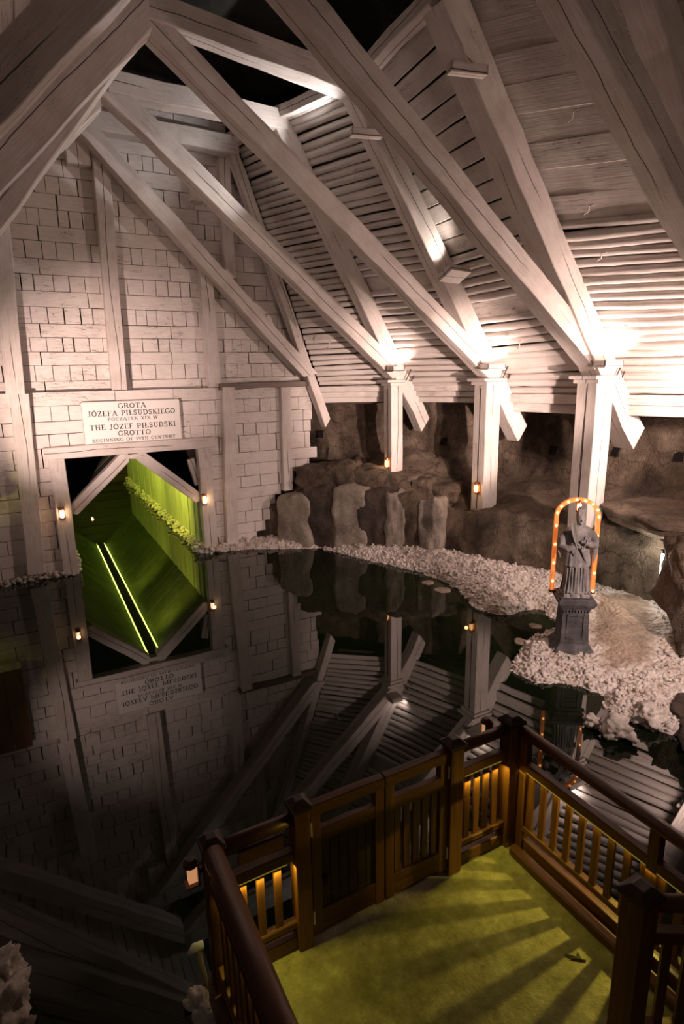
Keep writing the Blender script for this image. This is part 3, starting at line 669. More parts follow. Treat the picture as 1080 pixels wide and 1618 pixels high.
# ------------------------------------------------------------------ cave rock
def loft(name, stations, mat, label, res=.09, amp=.12, seed=0, kind='structure', sc=.9):
    """stations: lists of equal length of 3D points (profile from foot to top)."""
    St = np.array(stations, float); nS, nP, _ = St.shape
    # resample along the profile
    segs = np.linalg.norm(np.diff(St, axis=1), axis=2).mean(0); rows = []
    for j in range(nP-1):
        m = max(1, int(round(segs[j]/res)))
        for i in range(m): rows.append(St[:, j]*(1-i/m)+St[:, j+1]*i/m)
    rows.append(St[:, -1]); R = np.stack(rows, 1)
    segs = np.linalg.norm(np.diff(R, axis=0), axis=2).mean(1); cols = []
    for j in range(nS-1):
        m = max(1, int(round(segs[j]/res)))
        for i in range(m): cols.append(R[j]*(1-i/m)+R[j+1]*i/m)
    cols.append(R[-1]); G = np.stack(cols, 0)
    for _ in range(2):
        G[1:-1] = (G[:-2]+G[2:]+2*G[1:-1])/4; G[:, 1:-1] = (G[:, :-2]+G[:, 2:]+2*G[:, 1:-1])/4
    du = np.gradient(G, axis=0); dv = np.gradient(G, axis=1); Nn = np.cross(dv, du); Nn /= np.linalg.norm(Nn, axis=2, keepdims=True)+1e-9
    a, b, _ = G.shape; out = []
    for i in range(a):
        for j in range(b):
            p = Vector(G[i, j]); q = p*sc+Vector((seed, 0, 0))
            d = noise.hetero_terrain(q, .8, 2.1, 5, .6)-.6
            cel = noise.voronoi(p*1.3+Vector((seed, 3, 1)))[0]; d2 = (cel[1]-cel[0])
            out.append(p+Vector(Nn[i, j])*(amp*(d*.6 + min(d2, .35)*1.2 - .25)))
    fs = [(i*b+j, (i+1)*b+j, (i+1)*b+j+1, i*b+j+1) for i in range(a-1) for j in range(b-1)]
    me = bpy.data.meshes.new(name); me.from_pydata([tuple(p) for p in out], [], fs); me.update()
    o = link(name, me, mat, None, True); return tag(o, label, None, None, kind)

# plan of the ledge foot and its height; from the gable round to the right of the frame
ST = [  # foot x, y, ledge top z, second step (setback, z), back wall x, y
 (4.35, 13.75, .75, .5, 1.20, 6.6, 14.4), (4.95, 13.05, .92, .5, 1.35, 7.0, 13.6), (5.5, 12.35, 1.30, .6, 1.70, 7.6, 12.9), (6.15, 11.62, 1.40, .6, 1.85, 8.4, 12.1), (6.79, 10.98, 1.28, .6, 1.75, 8.95, 11.2),
 (7.42, 10.33, 1.22, .6, 1.55, 9.45, 10.4), (7.75, 9.84, 1.20, .5, 1.32, 9.8, 9.7), (8.2, 8.53, 1.20, .5, 1.28, 10.2, 8.6), (8.57, 7.54, 1.22, .5, 1.34, 10.5, 7.6), (8.80, 6.76, 1.22, .6, 1.42, 10.7, 6.7),
 (8.9, 6.01, 1.28, .6, 1.5, 10.9, 5.9), (8.95, 5.26, 1.28, .6, 1.5, 11.0, 5.0), (9.1, 3.6, 1.3, .6, 1.5, 11.2, 3.4), (9.4, 1.5, 1.3, .6, 1.5, 11.4, 1.5)]
stn = []
for i, (x, y, z1, sb, z2, bx, by) in enumerate(ST):
    d = Vector((bx-x, by-y, 0)); L = d.length; d.normalize()
    P = lambda s, z: (x+d.x*s, y+d.y*s, z)
    stn.append([P(-.05, -.5), P(0, .05), P(.05, z1*.6), P(.12, z1), P(sb, z1+.05), P(sb+.1, z2), P(min(L-.3, 1.3), z2+.1), P(L-.05, z2+.35), P(L, 2.6), P(L+.1, 4.3)])
WR = loft('wall_right', stn, M_ROCK, 'rough brown salt rock wall with a hewn ledge below the roof', .075, .20, 3)

# ceiling of rock over the timber roof
stn = []
for y in np.linspace(-2, 15, 9):
    stn.append([(x, y, 10.6+.5*math.sin(x*.7+y)) for x in np.linspace(-7, 13, 9)][::-1])
o = loft('ceiling', stn, M_CAVE, 'dark cave rock above the timber roof', .35, .35, 9)
mb = MB(); mb.box((-6.5, 14.0, -.3), (.2, 14.2, 11.2)); mb.box((3.9, 14.6, -.3), (13, 14.8, 11.2)); mb.box((.2, 14.0, 3.6), (3.9, 14.2, 11.2))
tag(mb.build('wall_cave_back', M_CAVE), 'dark cave rock behind the gable wall', None, None, 'structure')

def stone(name, c, dims, rz, mat, label, seed, cat='stone', group=None, pw=3.2, amp=.10, res=10, kind=None):
    """squarish weathered block: superellipsoid with noise, base at c.z"""
    bm = bmesh.new(); bmesh.ops.create_cube(bm, size=2.0); bmesh.ops.subdivide_edges(bm, edges=bm.edges[:], cuts=res, use_grid_fill=True)
    for v in bm.verts:
        p = v.co; l = (abs(p.x)**pw+abs(p.y)**pw+abs(p.z)**pw)**(1/pw); q = p/l
        nv = noise.hetero_terrain(q*1.6+Vector((seed*3.1, seed, 0)), .8, 2.1, 4, .6)-.7
        q = q*(1+amp*nv*1.3); v.co = Vector((q.x*dims[0]/2, q.y*dims[1]/2, (q.z*.5+.5)*dims[2]))
    me = bpy.data.meshes.new(name); bm.to_mesh(me); bm.free()
    o = link(name, me, mat, None, True, c); o.rotation_euler = (0, 0, rz); return tag(o, label, cat, group, kind)

# hewn blocks along the ledge near the gable
def plan_at(px, z=.12):
    tb = [(430, 850), (480, 855), (540, 860), (600, 864), (660, 868), (700, 873), (790, 893)]
    for (a, ya), (b, yb) in zip(tb, tb[1:]):
        if a <= px <= b: return onZ(px, ya+(yb-ya)*(px-a)/(b-a), z)
    return onZ(px, 893, z)
for i, (a, b, zt, m, pr, lb) in enumerate((
    (447, 488, 1.20, M_ROCKL, .12, 'rounded grey block at the foot of the ragged wall end'),
    (490, 534, 1.38, M_ROCKD, .04, 'dark recessed block right of the first rounded one'),
    (535, 575, 1.44, M_ROCKL, .09, 'tall pale leaning block in the lower course'),
    (575, 618, 1.36, M_ROCKD, .06, 'dark block between two pale ones below the farthest post'),
    (614, 638, 1.34, M_ROCKL, .10, 'narrow whitish pillar-like block under the farthest post'),
    (634, 672, 1.32, M_ROCK, .07, 'grooved brown block beside the narrow whitish one'),
    (668, 696, 1.28, M_ROCKL, .12, 'whitish squared block at the right end of the block course'))):
    P = plan_at(a); Q = plan_at(b); mid = (P+Q)/2; t = (Q-P); n = Vector((t.y, -t.x, 0)).normalized(); n = -n if n.x > 0 else n
    c = mid - n*(.36-pr)
    stone('rock_block', (c.x, c.y, -.05), (t.length*1.30, .80, zt+.08), math.atan2(t.y, t.x), m, lb, i+1, 'rock', 'blocks of the lower stone course', 9, .07, 14)
for i, (a, b, zt, lb) in enumerate((
    (466, 512, 1.85, 'upper course block nearest the gable'), (512, 548, 1.95, 'squarish upper block left of the farthest post'),
    (548, 598, 1.86, 'wide bulging upper block just left of the farthest post'), (598, 645, 1.72, 'cracked upper block right of the farthest post'),
    (645, 672, 1.66, 'small rounded upper block'), (672, 705, 1.55, 'last upper block before the smooth ledge'))):
    P = plan_at(a); Q = plan_at(b); mid = (P+Q)/2; t = (Q-P); n = Vector((t.y, -t.x, 0)).normalized(); n = -n if n.x > 0 else n
    c = mid - n*.72
    stone('rock_block', (c.x, c.y, 1.15), (t.length*1.25, .8, zt-1.15), math.atan2(t.y, t.x), M_ROCK, lb, i+20, 'rock', 'blocks of the upper stone course', 8, .08, 14)
# the big boulder at the right edge and its neighbours
stone('boulder', (8.3, 4.15, -.1), (1.7, 1.4, 1.85), .5, M_ROCK, 'tall furrowed boulder at the right edge of the shore', 41, 'rock', None, 2.6, .20, 22)
stone('boulder', (6.75, 3.25, -.1), (1.3, .9, .34), .3, M_ROCKD, 'low brown rock awash at the right edge below the boulder', 43, 'rock', None, 2.4, .3, 14)
stone('rock_slab', (9.5, 5.9, 1.30), (2.2, 1.5, .34), 1.2, M_ROCK, 'smooth reddish slab lying on the ledge right of the statue', 45, 'rock', None, 5, .08, 16)
# near-black boxes set in the rock, painting the shade inside beam sockets
for px, py, xx, lb in ((506, 686, None, 'nearest the gable'), (701, 697, None, 'between the two farther posts'), (873, 712, None, 'left of the statue-side post'), (972, 714, None, 'right of the statue-side post'), (1072, 722, None, 'at the right edge')):
    hit, P, nr, fi = WR.ray_cast(CAM, ray(px, py))
    if hit:
        mb = MB(); mb.cbox((0, 0, 0), (.17, .12, .18)); o = mb.build('wall_socket_shade', M_SOCKSHADE, loc=P - nr*.035)
        o.rotation_euler = (nr*-1).to_track_quat('Y', 'Z').to_euler(); tag(o, 'near-black box painting the shade of a beam socket in the rock wall, '+lb, None, None, 'structure')

# ------------------------------------------------------------------ salt shore
def dist_poly(p, poly):      # signed distance, positive inside
    x, y = p; ins = False; dm = 1e9
    for (x0, y0), (x1, y1) in zip(poly, poly[1:]+poly[:1]):
        if (y0 > y) != (y1 > y) and x < (x1-x0)*(y-y0)/(y1-y0)+x0: ins = not ins
        ex, ey = x1-x0, y1-y0; t = max(0, min(1, ((x-x0)*ex+(y-y0)*ey)/(ex*ex+ey*ey+1e-12)))
        dm = min(dm, math.hypot(x-x0-ex*t, y-y0-ey*t))
    return dm if ins else -dm
shore_px = [(306, 872), (345, 872), (400, 868), (450, 868), (505, 866), (560, 880), (620, 893), (690, 913), (722, 930), (758, 966), (800, 974), (850, 962), (885, 985), (872, 1000), (836, 1012), (808, 1040), (815, 1062), (850, 1080), (905, 1084), (960, 1096), (948, 1118), (985, 1140), (1030, 1152), (1090, 1162)]
POLY = [(onZ(px, py, 0).x, onZ(px, py, 0).y) for px, py in shore_px] + [(6.6, 2.6), (9.6, 1.6), (9.4, 5.5), (9.2, 7.5), (8.7, 9.0), (8.2, 10.2), (7.3, 11.4), (6.2, 12.5), (5.4, 13.35), (3.2, 13.5)]
FLAT = [(onZ(px, py, .15).x, onZ(px, py, .15).y) for px, py in ((945, 945), (1010, 940), (1035, 1000), (1020, 1050), (960, 1060), (935, 1000))]
def salt_height(x, y):
    d = dist_poly((x, y), POLY)
    d += .10*(noise.noise(Vector((x*2.2, y*2.2, 3)))+.5*noise.noise(Vector((x*6, y*6, 5))))
    if d < -.16: return None, 0
    fl = dist_poly((x, y), FLAT); fz = max(0, min(1, (fl+.3)/.6))
    h = .17*(1-math.exp(-max(d, 0)*6)) + min(d, 0)*1.2 - .0
    h += .14*max(0, d-.5)
    v = noise.voronoi(Vector((x*7.5, y*7.5, 0)))[0]; lump = max(0, .55-v[0])
    h += (1-fz)*min(1, max(0, d*8+.4))*(.085*lump + .05*noise.noise(Vector((x*5, y*5, 8))) + .035*noise.noise(Vector((x*13, y*13, 2))))
    h += fz*.03*noise.noise(Vector((x*3, y*3, 8)))
    return h, fz
xs = [p[0] for p in POLY]; ys = [p[1] for p in POLY]; g = .042
nx = int((max(xs)-min(xs)+.5)/g); ny = int((max(ys)-min(ys)+.5)/g); idx = {}; vs = []; sand = []
for i in range(nx):
    for j in range(ny):
        x = min(xs)-.25+i*g; y = min(ys)-.25+j*g; h, fz = salt_height(x, y)
        if h is not None: idx[(i, j)] = len(vs); vs.append((x, y, h)); sand.append(fz)
fs = [(idx[(i, j)], idx[(i+1, j)], idx[(i+1, j+1)], idx[(i, j+1)]) for (i, j) in idx if (i+1, j) in idx and (i+1, j+1) in idx and (i, j+1) in idx]
me = bpy.data.meshes.new('salt_shore'); me.from_pydata(vs, [], fs); me.update()
at = me.attributes.new('sand', 'FLOAT', 'POINT'); at.data.foreach_set('value', sand)
tag(link('ground_salt_shore', me, M_SALT, None, True), 'pinkish white salt crust shore curving from the wall to the statue', None, None, 'structure')

def blob_cloud(name, pts, mat, label):
    mb = MB(); r = random.Random(5)
    for (x, y, z, s) in pts:
        mb.sphere((x, y, z), (s*r.uniform(.8, 1.3), s*r.uniform(.8, 1.3), s*r.uniform(.6, 1.0)), 7, 5)
    for i, v in enumerate(mb.v):
        k = 1; q = Vector(v); nn = Vector((noise.noise(q*24), noise.noise(q*24+Vector((9, 0, 0))), noise.noise(q*24+Vector((0, 9, 0)))))*.016; mb.v[i] = tuple(q+nn)
    return tag(mb.build(name, mat, smooth=True), label, 'salt', None, 'stuff')
pts = []; r5 = random.Random(11)
while len(pts) < 7500:
    x = r5.uniform(min(xs), max(xs)); y = r5.uniform(min(ys), max(ys)); h, fz = salt_height(x, y)
    if h is None or fz > .3 or h < -.02: continue
    d = dist_poly((x, y), POLY)
    if d > .35 and r5.random() < .45: continue
    if y < 3.0: continue
    pts.append((x, y, h+.005, r5.uniform(.010, .032)))
blob_cloud('salt_nodules', pts, M_NOD, 'white knobbly salt nodules crusting the shore')
# crust along the foot of the wall left of the tunnel and round the jambs
pts = []
for k in range(520):
    t = r5.random(); x = -5+5.45*t; w_ = .10+.16*r5.random()
    pts.append((x, YW-.04-w_*r5.random(), r5.uniform(-.03, .10), r5.uniform(.02, .05)))
for k in range(70): pts.append((.50+r5.uniform(-.03, .10), YW-.1+r5.random()*.7, r5.uniform(-.03, .30), r5.uniform(.03, .07)))
blob_cloud('salt_crust_left', pts, M_NOD, 'knobbly salt crust along the foot of the wall left of the tunnel')
pts = []
for k in range(1500):
    y = YW-.1+(YE-YW)*r5.random()**1.5; pts.append((3.27-abs(r5.gauss(0, .07)), y, r5.uniform(-.02, .22)*(1 if r5.random() < .7 else .5), r5.uniform(.02, .045)))
for k in range(90): pts.append((3.3+r5.random()*.5, YW-.05-r5.random()*.22, r5.uniform(-.02, .16), r5.uniform(.03, .07)))
blob_cloud('salt_crust_tunnel', pts, M_NOD, 'knobbly salt crust along the foot of the lit tunnel boards')
# flat salt discs just at the surface
for i, (px, py, r_) in enumerate(((676, 921, .12), (699, 933, .15), (762, 944, .07), (845, 990, .10), (822, 1014, .10))):
    P = onZ(px, py, 0); mb = MB(); n = 18
    ring = [(r_*(1+.12*math.sin(3*a+i))*math.cos(a), r_*(1+.12*math.cos(2*a+i))*math.sin(a)) for a in [2*math.pi*k/n for k in range(n)]]
    v = [(x, y, -.03) for x, y in ring]+[(x, y, .012) for x, y in ring]+[(x*.82, y*.82, .022) for x, y in ring]
    f = [(k, (k+1) % n, n+(k+1) % n, n+k) for k in range(n)]+[(n+k, n+(k+1) % n, 2*n+(k+1) % n, 2*n+k) for k in range(n)]+[tuple(2*n+k for k in range(n))]
    mb.add(v, f); o = mb.build('salt_disc', M_DISC, smooth=False, loc=(P.x, P.y, 0)); tag(o, 'flat round cake of salt floating off the shore, ' + ('nearest the middle of the lake', 'largest near the middle of the lake', 'smallest, beside the end of the crust', 'just left of the statue pedestal', 'at the left tip of the spit')[i], 'salt', 'salt cakes at the waterline')
# big lumps on the spit
for i, (px, py, r_, lb) in enumerate(((953, 1005, .16, 'white salt lump standing right of the pedestal'), (975, 1145, .22, 'knobbly salt lump at the lower tip of the spit'), (935, 1130, .12, 'small salt lump at the water edge below the pedestal'), (1030, 1125, .2, 'broad salt lump at the lower right'))):
    P = onZ(px, py, .15); stone('salt_lump', (P.x, P.y, .02), (r_*1.3, r_*1.2, r_*.9), i, M_NOD, lb, 60+i, 'salt', None, 2.2, .35, 12)
# salt clump at bottom left and by the platform
for i, (px, py, s, lb) in enumerate(((8, 1520, .26, 'salt crusted rock at the lower left corner'), (20, 1575, .30, 'lumpy salt rock below it at the lower left corner'), (-12, 1605, .3, 'salt rock cut by the lower left corner'), (40, 1600, .13, 'small salt knob at the lower left'),
                                (318, 1560, .16, 'salt lump under the left end of the platform'), (332, 1600, .17, 'salt lump at the platform corner post foot'), (316, 1612, .12, 'small salt lump in the water by the platform'))):
    P = onZ(px, py, .0); stone('salt_rock', (P.x-.04, P.y-.12, -.1), (s*1.0, s*.95, s*1.0), i, M_NOD if i != 2 else M_ROCKL, lb, 80+i, 'salt', None, 2.2, .4, 12)

# work light tube at the rock
P = onX(1046, 892, 8.62)
t = empty('work_light', (P.x, P.y, P.z-.22), 0, 'upright tubular work light leaning on the rock beside the boulder', 'lamp')
mb = MB(); mb.tube([(0, 0, .02), (0, 0, .42)], .03, 10); mb.build('tube', M_TUBE, t, True)
mb = MB(); mb.tube([(0, 0, -.02), (0, 0, .03)], .045, 10); mb.tube([(0, 0, .41), (0, 0, .46)], .045, 10); mb.tube([(-.03, -.045, 0), (-.03, -.045, .44)], .012, 6); mb.build('cage', M_IRON, t)
light('work_light_glow', 'POINT', (P.x-.12, P.y+.22, P.z+.05), None, 22, (1, .93, .82), .08)
wire('cable', [(P.x, P.y, P.z+.24), (P.x+.05, P.y-.1, P.z+.42), (P.x+.1, P.y-.3, P.z+.46), (P.x+.2, P.y-.5, P.z+.38)], .012, M_IRON, 'thin dark cable arching over the work light', 'cable')

# ------------------------------------------------------------------ statue on its pedestal
PZ = Vector((6.42, 5.22, .10)); FRZ = math.atan2(-6.42, 5.22)+math.radians(12)      # front looks towards the visitor
FRZ = -math.radians(51)+math.radians(14)
ped = empty('stone_pedestal', PZ, FRZ, 'dark carved stone pedestal rising from the salt under the statue', 'pedestal')
def frust(mb, z0, z1, a, b, dy=1.0):
    a *= .84; b *= .84
    v = [(-a, -a*dy, z0), (a, -a*dy, z0), (a, a*dy, z0), (-a, a*dy, z0), (-b, -b*dy, z1), (b, -b*dy, z1), (b, b*dy, z1), (-b, b*dy, z1)]
    mb.add(v, [(0,3,2,1),(4,5,6,7),(0,1,5,4),(1,2,6,5),(2,3,7,6),(3,0,4,7)])
mb = MB()
for z0, z1, a, b in ((-.12, .05, .33, .33), (.05, .10, .33, .31), (.10, .20, .31, .225)): frust(mb, z0, z1, a, b)
mb.build('plinth', M_STONE, ped, bevel=.008)
mb = MB(); frust(mb, .20, .68, .225, .205)
mb.build('shaft', M_STONE, ped, bevel=.006)
mb = MB()
for (a, b, c, d) in ((-.14, .14, .26, .285), (-.14, .14, .60, .625), (-.14, -.115, .26, .625), (.115, .14, .26, .625)):
    mb.box((a*.84, -.196, c), (b*.84, -.165, d))
for k in range(4): mb.box((-.075, -.188, .34+k*.055), (.075-.02*(k % 2), -.165, .355+k*.055))
mb.build('front_panel', M_STONE, ped, bevel=.004)
mb = MB()
for k in range(9): mb.box((-.17+k*.040, -.198, .665), (-.148+k*.040, -.16, .70))
mb.build('dentil_row', M_STONE, ped)
mb = MB()
for z0, z1, a, b in ((.68, .72, .215, .235), (.72, .78, .245, .29), (.78, .83, .295, .295), (.83, .86, .285, .25)): frust(mb, z0, z1, a, b)
mb.build('cornice', M_STONE, ped, bevel=.006)

SZ = PZ.z+.86
sta = empty('saint_statue', (PZ.x, PZ.y, SZ), FRZ, 'dark stone figure of a robed priest in a tall cap, holding a palm branch', 'statue')
mb = MB(); n = 48
prof = [  # z, rx, ry, cx, cy, fold amplitude
 (.045, .165, .125, .00, .00, .10), (.06, .185, .140, .00, .00, .12), (.16, .172, .132, .0, 0, .12), (.30, .158, .122, .0, 0, .11), (.42, .150, .115, .0, 0, .09), (.43, .176, .13, .0, 0, .06),
 (.50, .172, .128, .0, 0, .07), (.62, .150, .112, .0, 0, .06), (.72, .142, .105, .0, 0, .05), (.82, .165, .110, .0, 0, .04), (.90, .178, .105, .0, 0, .03), (.955, .150, .09, .0, 0, .0), (.985, .09, .07, .0, -.005, 0),
 (1.0, .048, .05, .0, -.012, 0), (1.035, .045, .048, .0, -.018, 0)]
rings = []
for z, rx, ry, cx, cy, am in prof:
    R = []
    for k in range(n):
        a = 2*math.pi*k/n; fo = 1+am*(.6*math.sin(a*11+z*3)+.4*math.sin(a*17+1.5+z*2))
        R.append((cx+rx*fo*math.cos(a), cy+ry*fo*math.sin(a), z))
    rings.append(R)
vs = [q for R in rings for q in R]; fs = [(i*n+k, i*n+(k+1) % n, (i+1)*n+(k+1) % n, (i+1)*n+k) for i in range(len(rings)-1) for k in range(n)]
fs += [tuple(range(n-1, -1, -1)), tuple((len(rings)-1)*n+k for k in range(n))]; mb.add(vs, fs)
# head with face, turned slightly
mb.sphere((.005, -.03, 1.085), (.056, .064, .080), 16, 12); mb.sphere((.005, -.048, 1.045), (.040, .042, .040), 12, 8)
mb.tube([(.005, -.092, 1.10), (.005, -.108, 1.072), (.005, -.093, 1.066)], [.007, .012, .008], 8)
mb.sphere((.005, -.084, 1.108), (.040, .012, .008), 10, 6); mb.sphere((.005, -.088, 1.045), (.016, .010, .005), 8, 5); mb.sphere((.005, -.082, 1.022), (.018, .015, .012), 8, 5)
mb.sphere((-.05, -.02, 1.08), (.010, .014, .022), 8, 6); mb.sphere((.06, -.02, 1.08), (.010, .014, .022), 8, 6)
# arms (right arm across the chest, left arm bent outward), sleeves
mb.tube([(-.15, 0, .90), (-.205, -.01, .80), (-.215, -.04, .70), (-.15, -.12, .69), (-.07, -.155, .73)], [.058, .058, .056, .046, .036], 12)
mb.tube([(.15, 0, .90), (.205, -.02, .81), (.20, -.06, .73), (.12, -.135, .76), (.05, -.16, .80)], [.058, .058, .056, .046, .034], 12)
for hx, hy, hz, s in ((-.055, -.165, .735, 1), (.035, -.168, .805, -1)):
    mb.sphere((hx, hy, hz), (.028, .016, .022), 10, 7)
    for f in range(4):
        y0 = hz+.016-f*.0105; mb.tube([(hx+s*.012, hy-.005, y0), (hx+s*.036, hy-.018, y0+.002), (hx+s*.050, hy-.008, y0-.001)], [.0058, .0055, .0045], 6)
    mb.tube([(hx, hy-.01, hz+.012), (hx+s*.012, hy-.024, hz+.028), (hx+s*.028, hy-.026, hz+.034)], [.007, .006, .005], 6)
# hanging sleeves and cape folds
mb.tube([(-.215, -.02, .74), (-.235, .0, .62), (-.22, .02, .52)], [.05, .045, .012], 10, sq=.5)
mb.tube([(.205, -.03, .76), (.235, .0, .60), (.225, .02, .46)], [.05, .05, .012], 10, sq=.5)
for a in range(-4, 5):
    x = a*.036; mb.tube([(x*1.15, -.128, .05), (x*1.05, -.130, .22), (x, -.128, .42)], [.013, .011, .008], 6)
mb.tube([(-.13, -.07, .93), (-.06, -.125, .80), (.03, -.135, .66), (.09, -.12, .50)], [.022, .02, .02, .012], 8)
mb.tube([(-.065, -.115, .045), (-.065, -.16, .035)], [.03, .022], 8); mb.tube([(.065, -.115, .045), (.07, -.165, .035)], [.03, .022], 8)
o = mb.build('figure', M_STATUE, sta, True)
rm = o.modifiers.new('remesh', 'REMESH'); rm.mode = 'VOXEL'; rm.voxel_size = .0065; rm.use_smooth_shade = True
mb = MB(); frust(mb, -.005, .045, .21, .20, .85); mb.build('base_slab', M_STATUE, sta, bevel=.005)
mb = MB(); mb.lathe([(.055, 1.125), (.060, 1.15), (.058, 1.155), (.062, 1.225), (.045, 1.232)], 4, (.005, -.02, 0))
for k in range(3): a = k*2.09; mb.tube([(.005, -.02, 1.228), (.005+.045*math.cos(a), -.02+.045*math.sin(a), 1.245)], [.012, .008], 6)
mb.sphere((.005, -.02, 1.25), .014, 8, 6)
mb.build('priest_cap', M_STATUE, sta)
mb = MB(); stem = [(-.03, -.185, .62), (-.07, -.19, .76), (-.11, -.175, .90), (-.125, -.15, 1.05)]
mb.tube(stem, [.008, .008, .006, .003], 6)
for k in range(14):
    t = .35+.6*k/14; i = min(2, int(t*3)); u = t*3-i; p = Vector(stem[i]).lerp(Vector(stem[i+1]), u)
    for s in (-1, 1): mb.tube([p, p+Vector((s*.03, -.005, .06)), p+Vector((s*.035, 0, .10))], [.004, .007, .001], 5)
mb.build('palm_branch', mat_plain('pale_palm', (.30, .28, .26), .6), sta)
mb = MB(); mb.tube([(.02, -.19, .70), (.10, -.19, .90)], .009, 6); mb.tube([(.045, -.19, .845), (.115, -.19, .815)], .008, 6)
mb.build('crucifix', M_STATUE, sta)

# light arch
ar = empty('light_arch', (PZ.x, PZ.y, SZ-.03), FRZ, 'orange arch of small bulbs framing the statue', 'light arch')
AY = .16; RX = .275; ZT = 1.08
path = [(-RX, AY, .03)] + [(-RX, AY, .03+ZT*k/8) for k in range(1, 9)] + [(RX*math.cos(math.radians(a)), AY, .03+ZT+.235*math.sin(math.radians(a))) for a in range(168, 0, -12)] + [(RX, AY, .03+ZT*(8-k)/8) for k in range(0, 9)]
mb = MB()
for p, q in zip(path, path[1:]):
    p = Vector(p); q = Vector(q); d = (q-p).normalized(); nrm = Vector((-d.z, 0, d.x))*.026
    v = [p+nrm+Vector((0, -.028, 0)), p-nrm+Vector((0, -.028, 0)), q-nrm+Vector((0, -.028, 0)), q+nrm+Vector((0, -.028, 0))]; v += [u+Vector((0, .056, 0)) for u in v]
    mb.add(v, [(0,1,2,3),(7,6,5,4),(0,4,5,1),(1,5,6,2),(2,6,7,3),(3,7,4,0)])
chan = mb.build('arch_channel', M_ARCH, ar)
mb = MB(); mb.box((-RX-.03, AY-.04, -.01), (-RX+.10, AY+.04, .03)); mb.box((RX-.10, AY-.04, -.01), (RX+.03, AY+.04, .03)); mb.build('foot_bracket', M_RAIL, ar)
tot = len(path); bl_ = [path[i] for i in range(1, tot, 2)]
for i, p in enumerate(bl_):
    mb = MB(); mb.sphere((p[0], p[1]-.035, p[2]), .016, 8, 6); mb.build('bulb', M_BULB, chan, True)
light('arch_glow', 'POINT', Vector((PZ.x, PZ.y, SZ+.9))+Matrix.Rotation(FRZ, 3, 'Z') @ Vector((.1, .35, 0)), None, 3, (1, .5, .2), .05)

# ------------------------------------------------------------------ lanterns
def lantern(P, rz, s, label, lampmat=None, group='small lanterns'):
    t = empty('lantern', P, rz, label, 'lantern', group)
    mb = MB(); mb.box((-.055*s, -.01, -.12*s), (.055*s, .012, .14*s)); mb.build('back_plate', M_BRASS, t, bevel=.004)
    mb = MB(); mb.tube([(0, -.055*s, .09*s), (0, -.055*s, .135*s), (0, -.055*s, .155*s)], [.052*s, .045*s, .015*s], 10); mb.tube([(0, -.055*s, -.10*s), (0, -.055*s, -.075*s)], [.03*s, .052*s], 10)
    for k in range(6): a = k*math.pi/3; mb.tube([(math.cos(a)*.05*s, -.055*s+math.sin(a)*.05*s, -.08*s), (math.cos(a)*.05*s, -.055*s+math.sin(a)*.05*s, .095*s)], .004*s, 5)
    mb.build('cage', M_BRASS, t)
    mb = MB(); mb.lathe([(.025*s, -.075*s), (.043*s, -.05*s), (.043*s, .05*s), (.028*s, .088*s)], 12, (0, -.055*s, 0)); mb.build('glass', lampmat or M_LAMP, t, True)
    light('lantern_glow', 'POINT', Vector(P)+Matrix.Rotation(rz, 3, 'Z') @ Vector((0, -.2*s, 0)), None, 1.2*s, (1, .55, .22), .04)
    return t
P = onY(98, 812, YW-.20); lantern((P.x, YW-.172, P.z), 0, 1.0, 'brass lantern on the left jamb of the tunnel mouth', M_LAMPW)
P = onY(323, 790, YW-.20); lantern((P.x, YW-.172, P.z), 0, 1.0, 'brass lantern on the right jamb of the tunnel mouth', M_LAMPW)
lantern((PX[2]-PW[2]*.46-.015, FY[2]-.08, 1.93), -math.pi/2, 1.0, 'amber lantern on the farthest post')
lantern((PX[3]-PW[3]*.46-.015, FY[3]-.05, 1.58), -math.pi/2, 1.0, 'amber lantern on the middle post')
lantern(Vector((PZ.x, PZ.y, SZ+1.22))+Matrix.Rotation(FRZ, 3, 'Z') @ Vector((0, .12, 0)), FRZ, .62, 'little lantern hung at the top of the light arch', M_LAMPW)
lantern((1.75, 23.9, 1.25), 0, .8, 'tiny distant lantern at the far end of the tunnel', M_LAMPW)
lantern((.62, 16.4, .95), math.pi/2, .6, 'tiny lantern on the dark left wall of the tunnel', M_LAMPW)

# ------------------------------------------------------------------ wooden gallery on the wall beyond the left edge, seen mirrored in the water
GY = YW-.30; GX = onY(-4, 815, GY).x-1.14
g_ = empty('wooden_gallery', (GX, GY, 1.62), 0, 'lit brown timber box on the wall, mirrored in the water at the left edge', 'gallery')
mb = MB()
for k in range(7): mb.box((-1.0+k*.3, -.04, .1), (-1.0+k*.3+.29, .0, 1.95))
mb.box((-1.0, -.03, .05), (1.12, .20, .12)); mb.box((1.08, -.03, .1), (1.12, .2, 1.95)); mb.build('front_boards', M_RAILV, g_)
mb = MB(); mb.box((-1.0, -.08, -.04), (1.14, .02, .12)); mb.build('lower_rail', M_GREENP, g_)
light('gallery_lamp', 'SPOT', (GX-.3, YW-1.7, .5), (GX+.4, GY, 2.1), 70, (.85, .75, .12), .1, spot=70, blend=1)

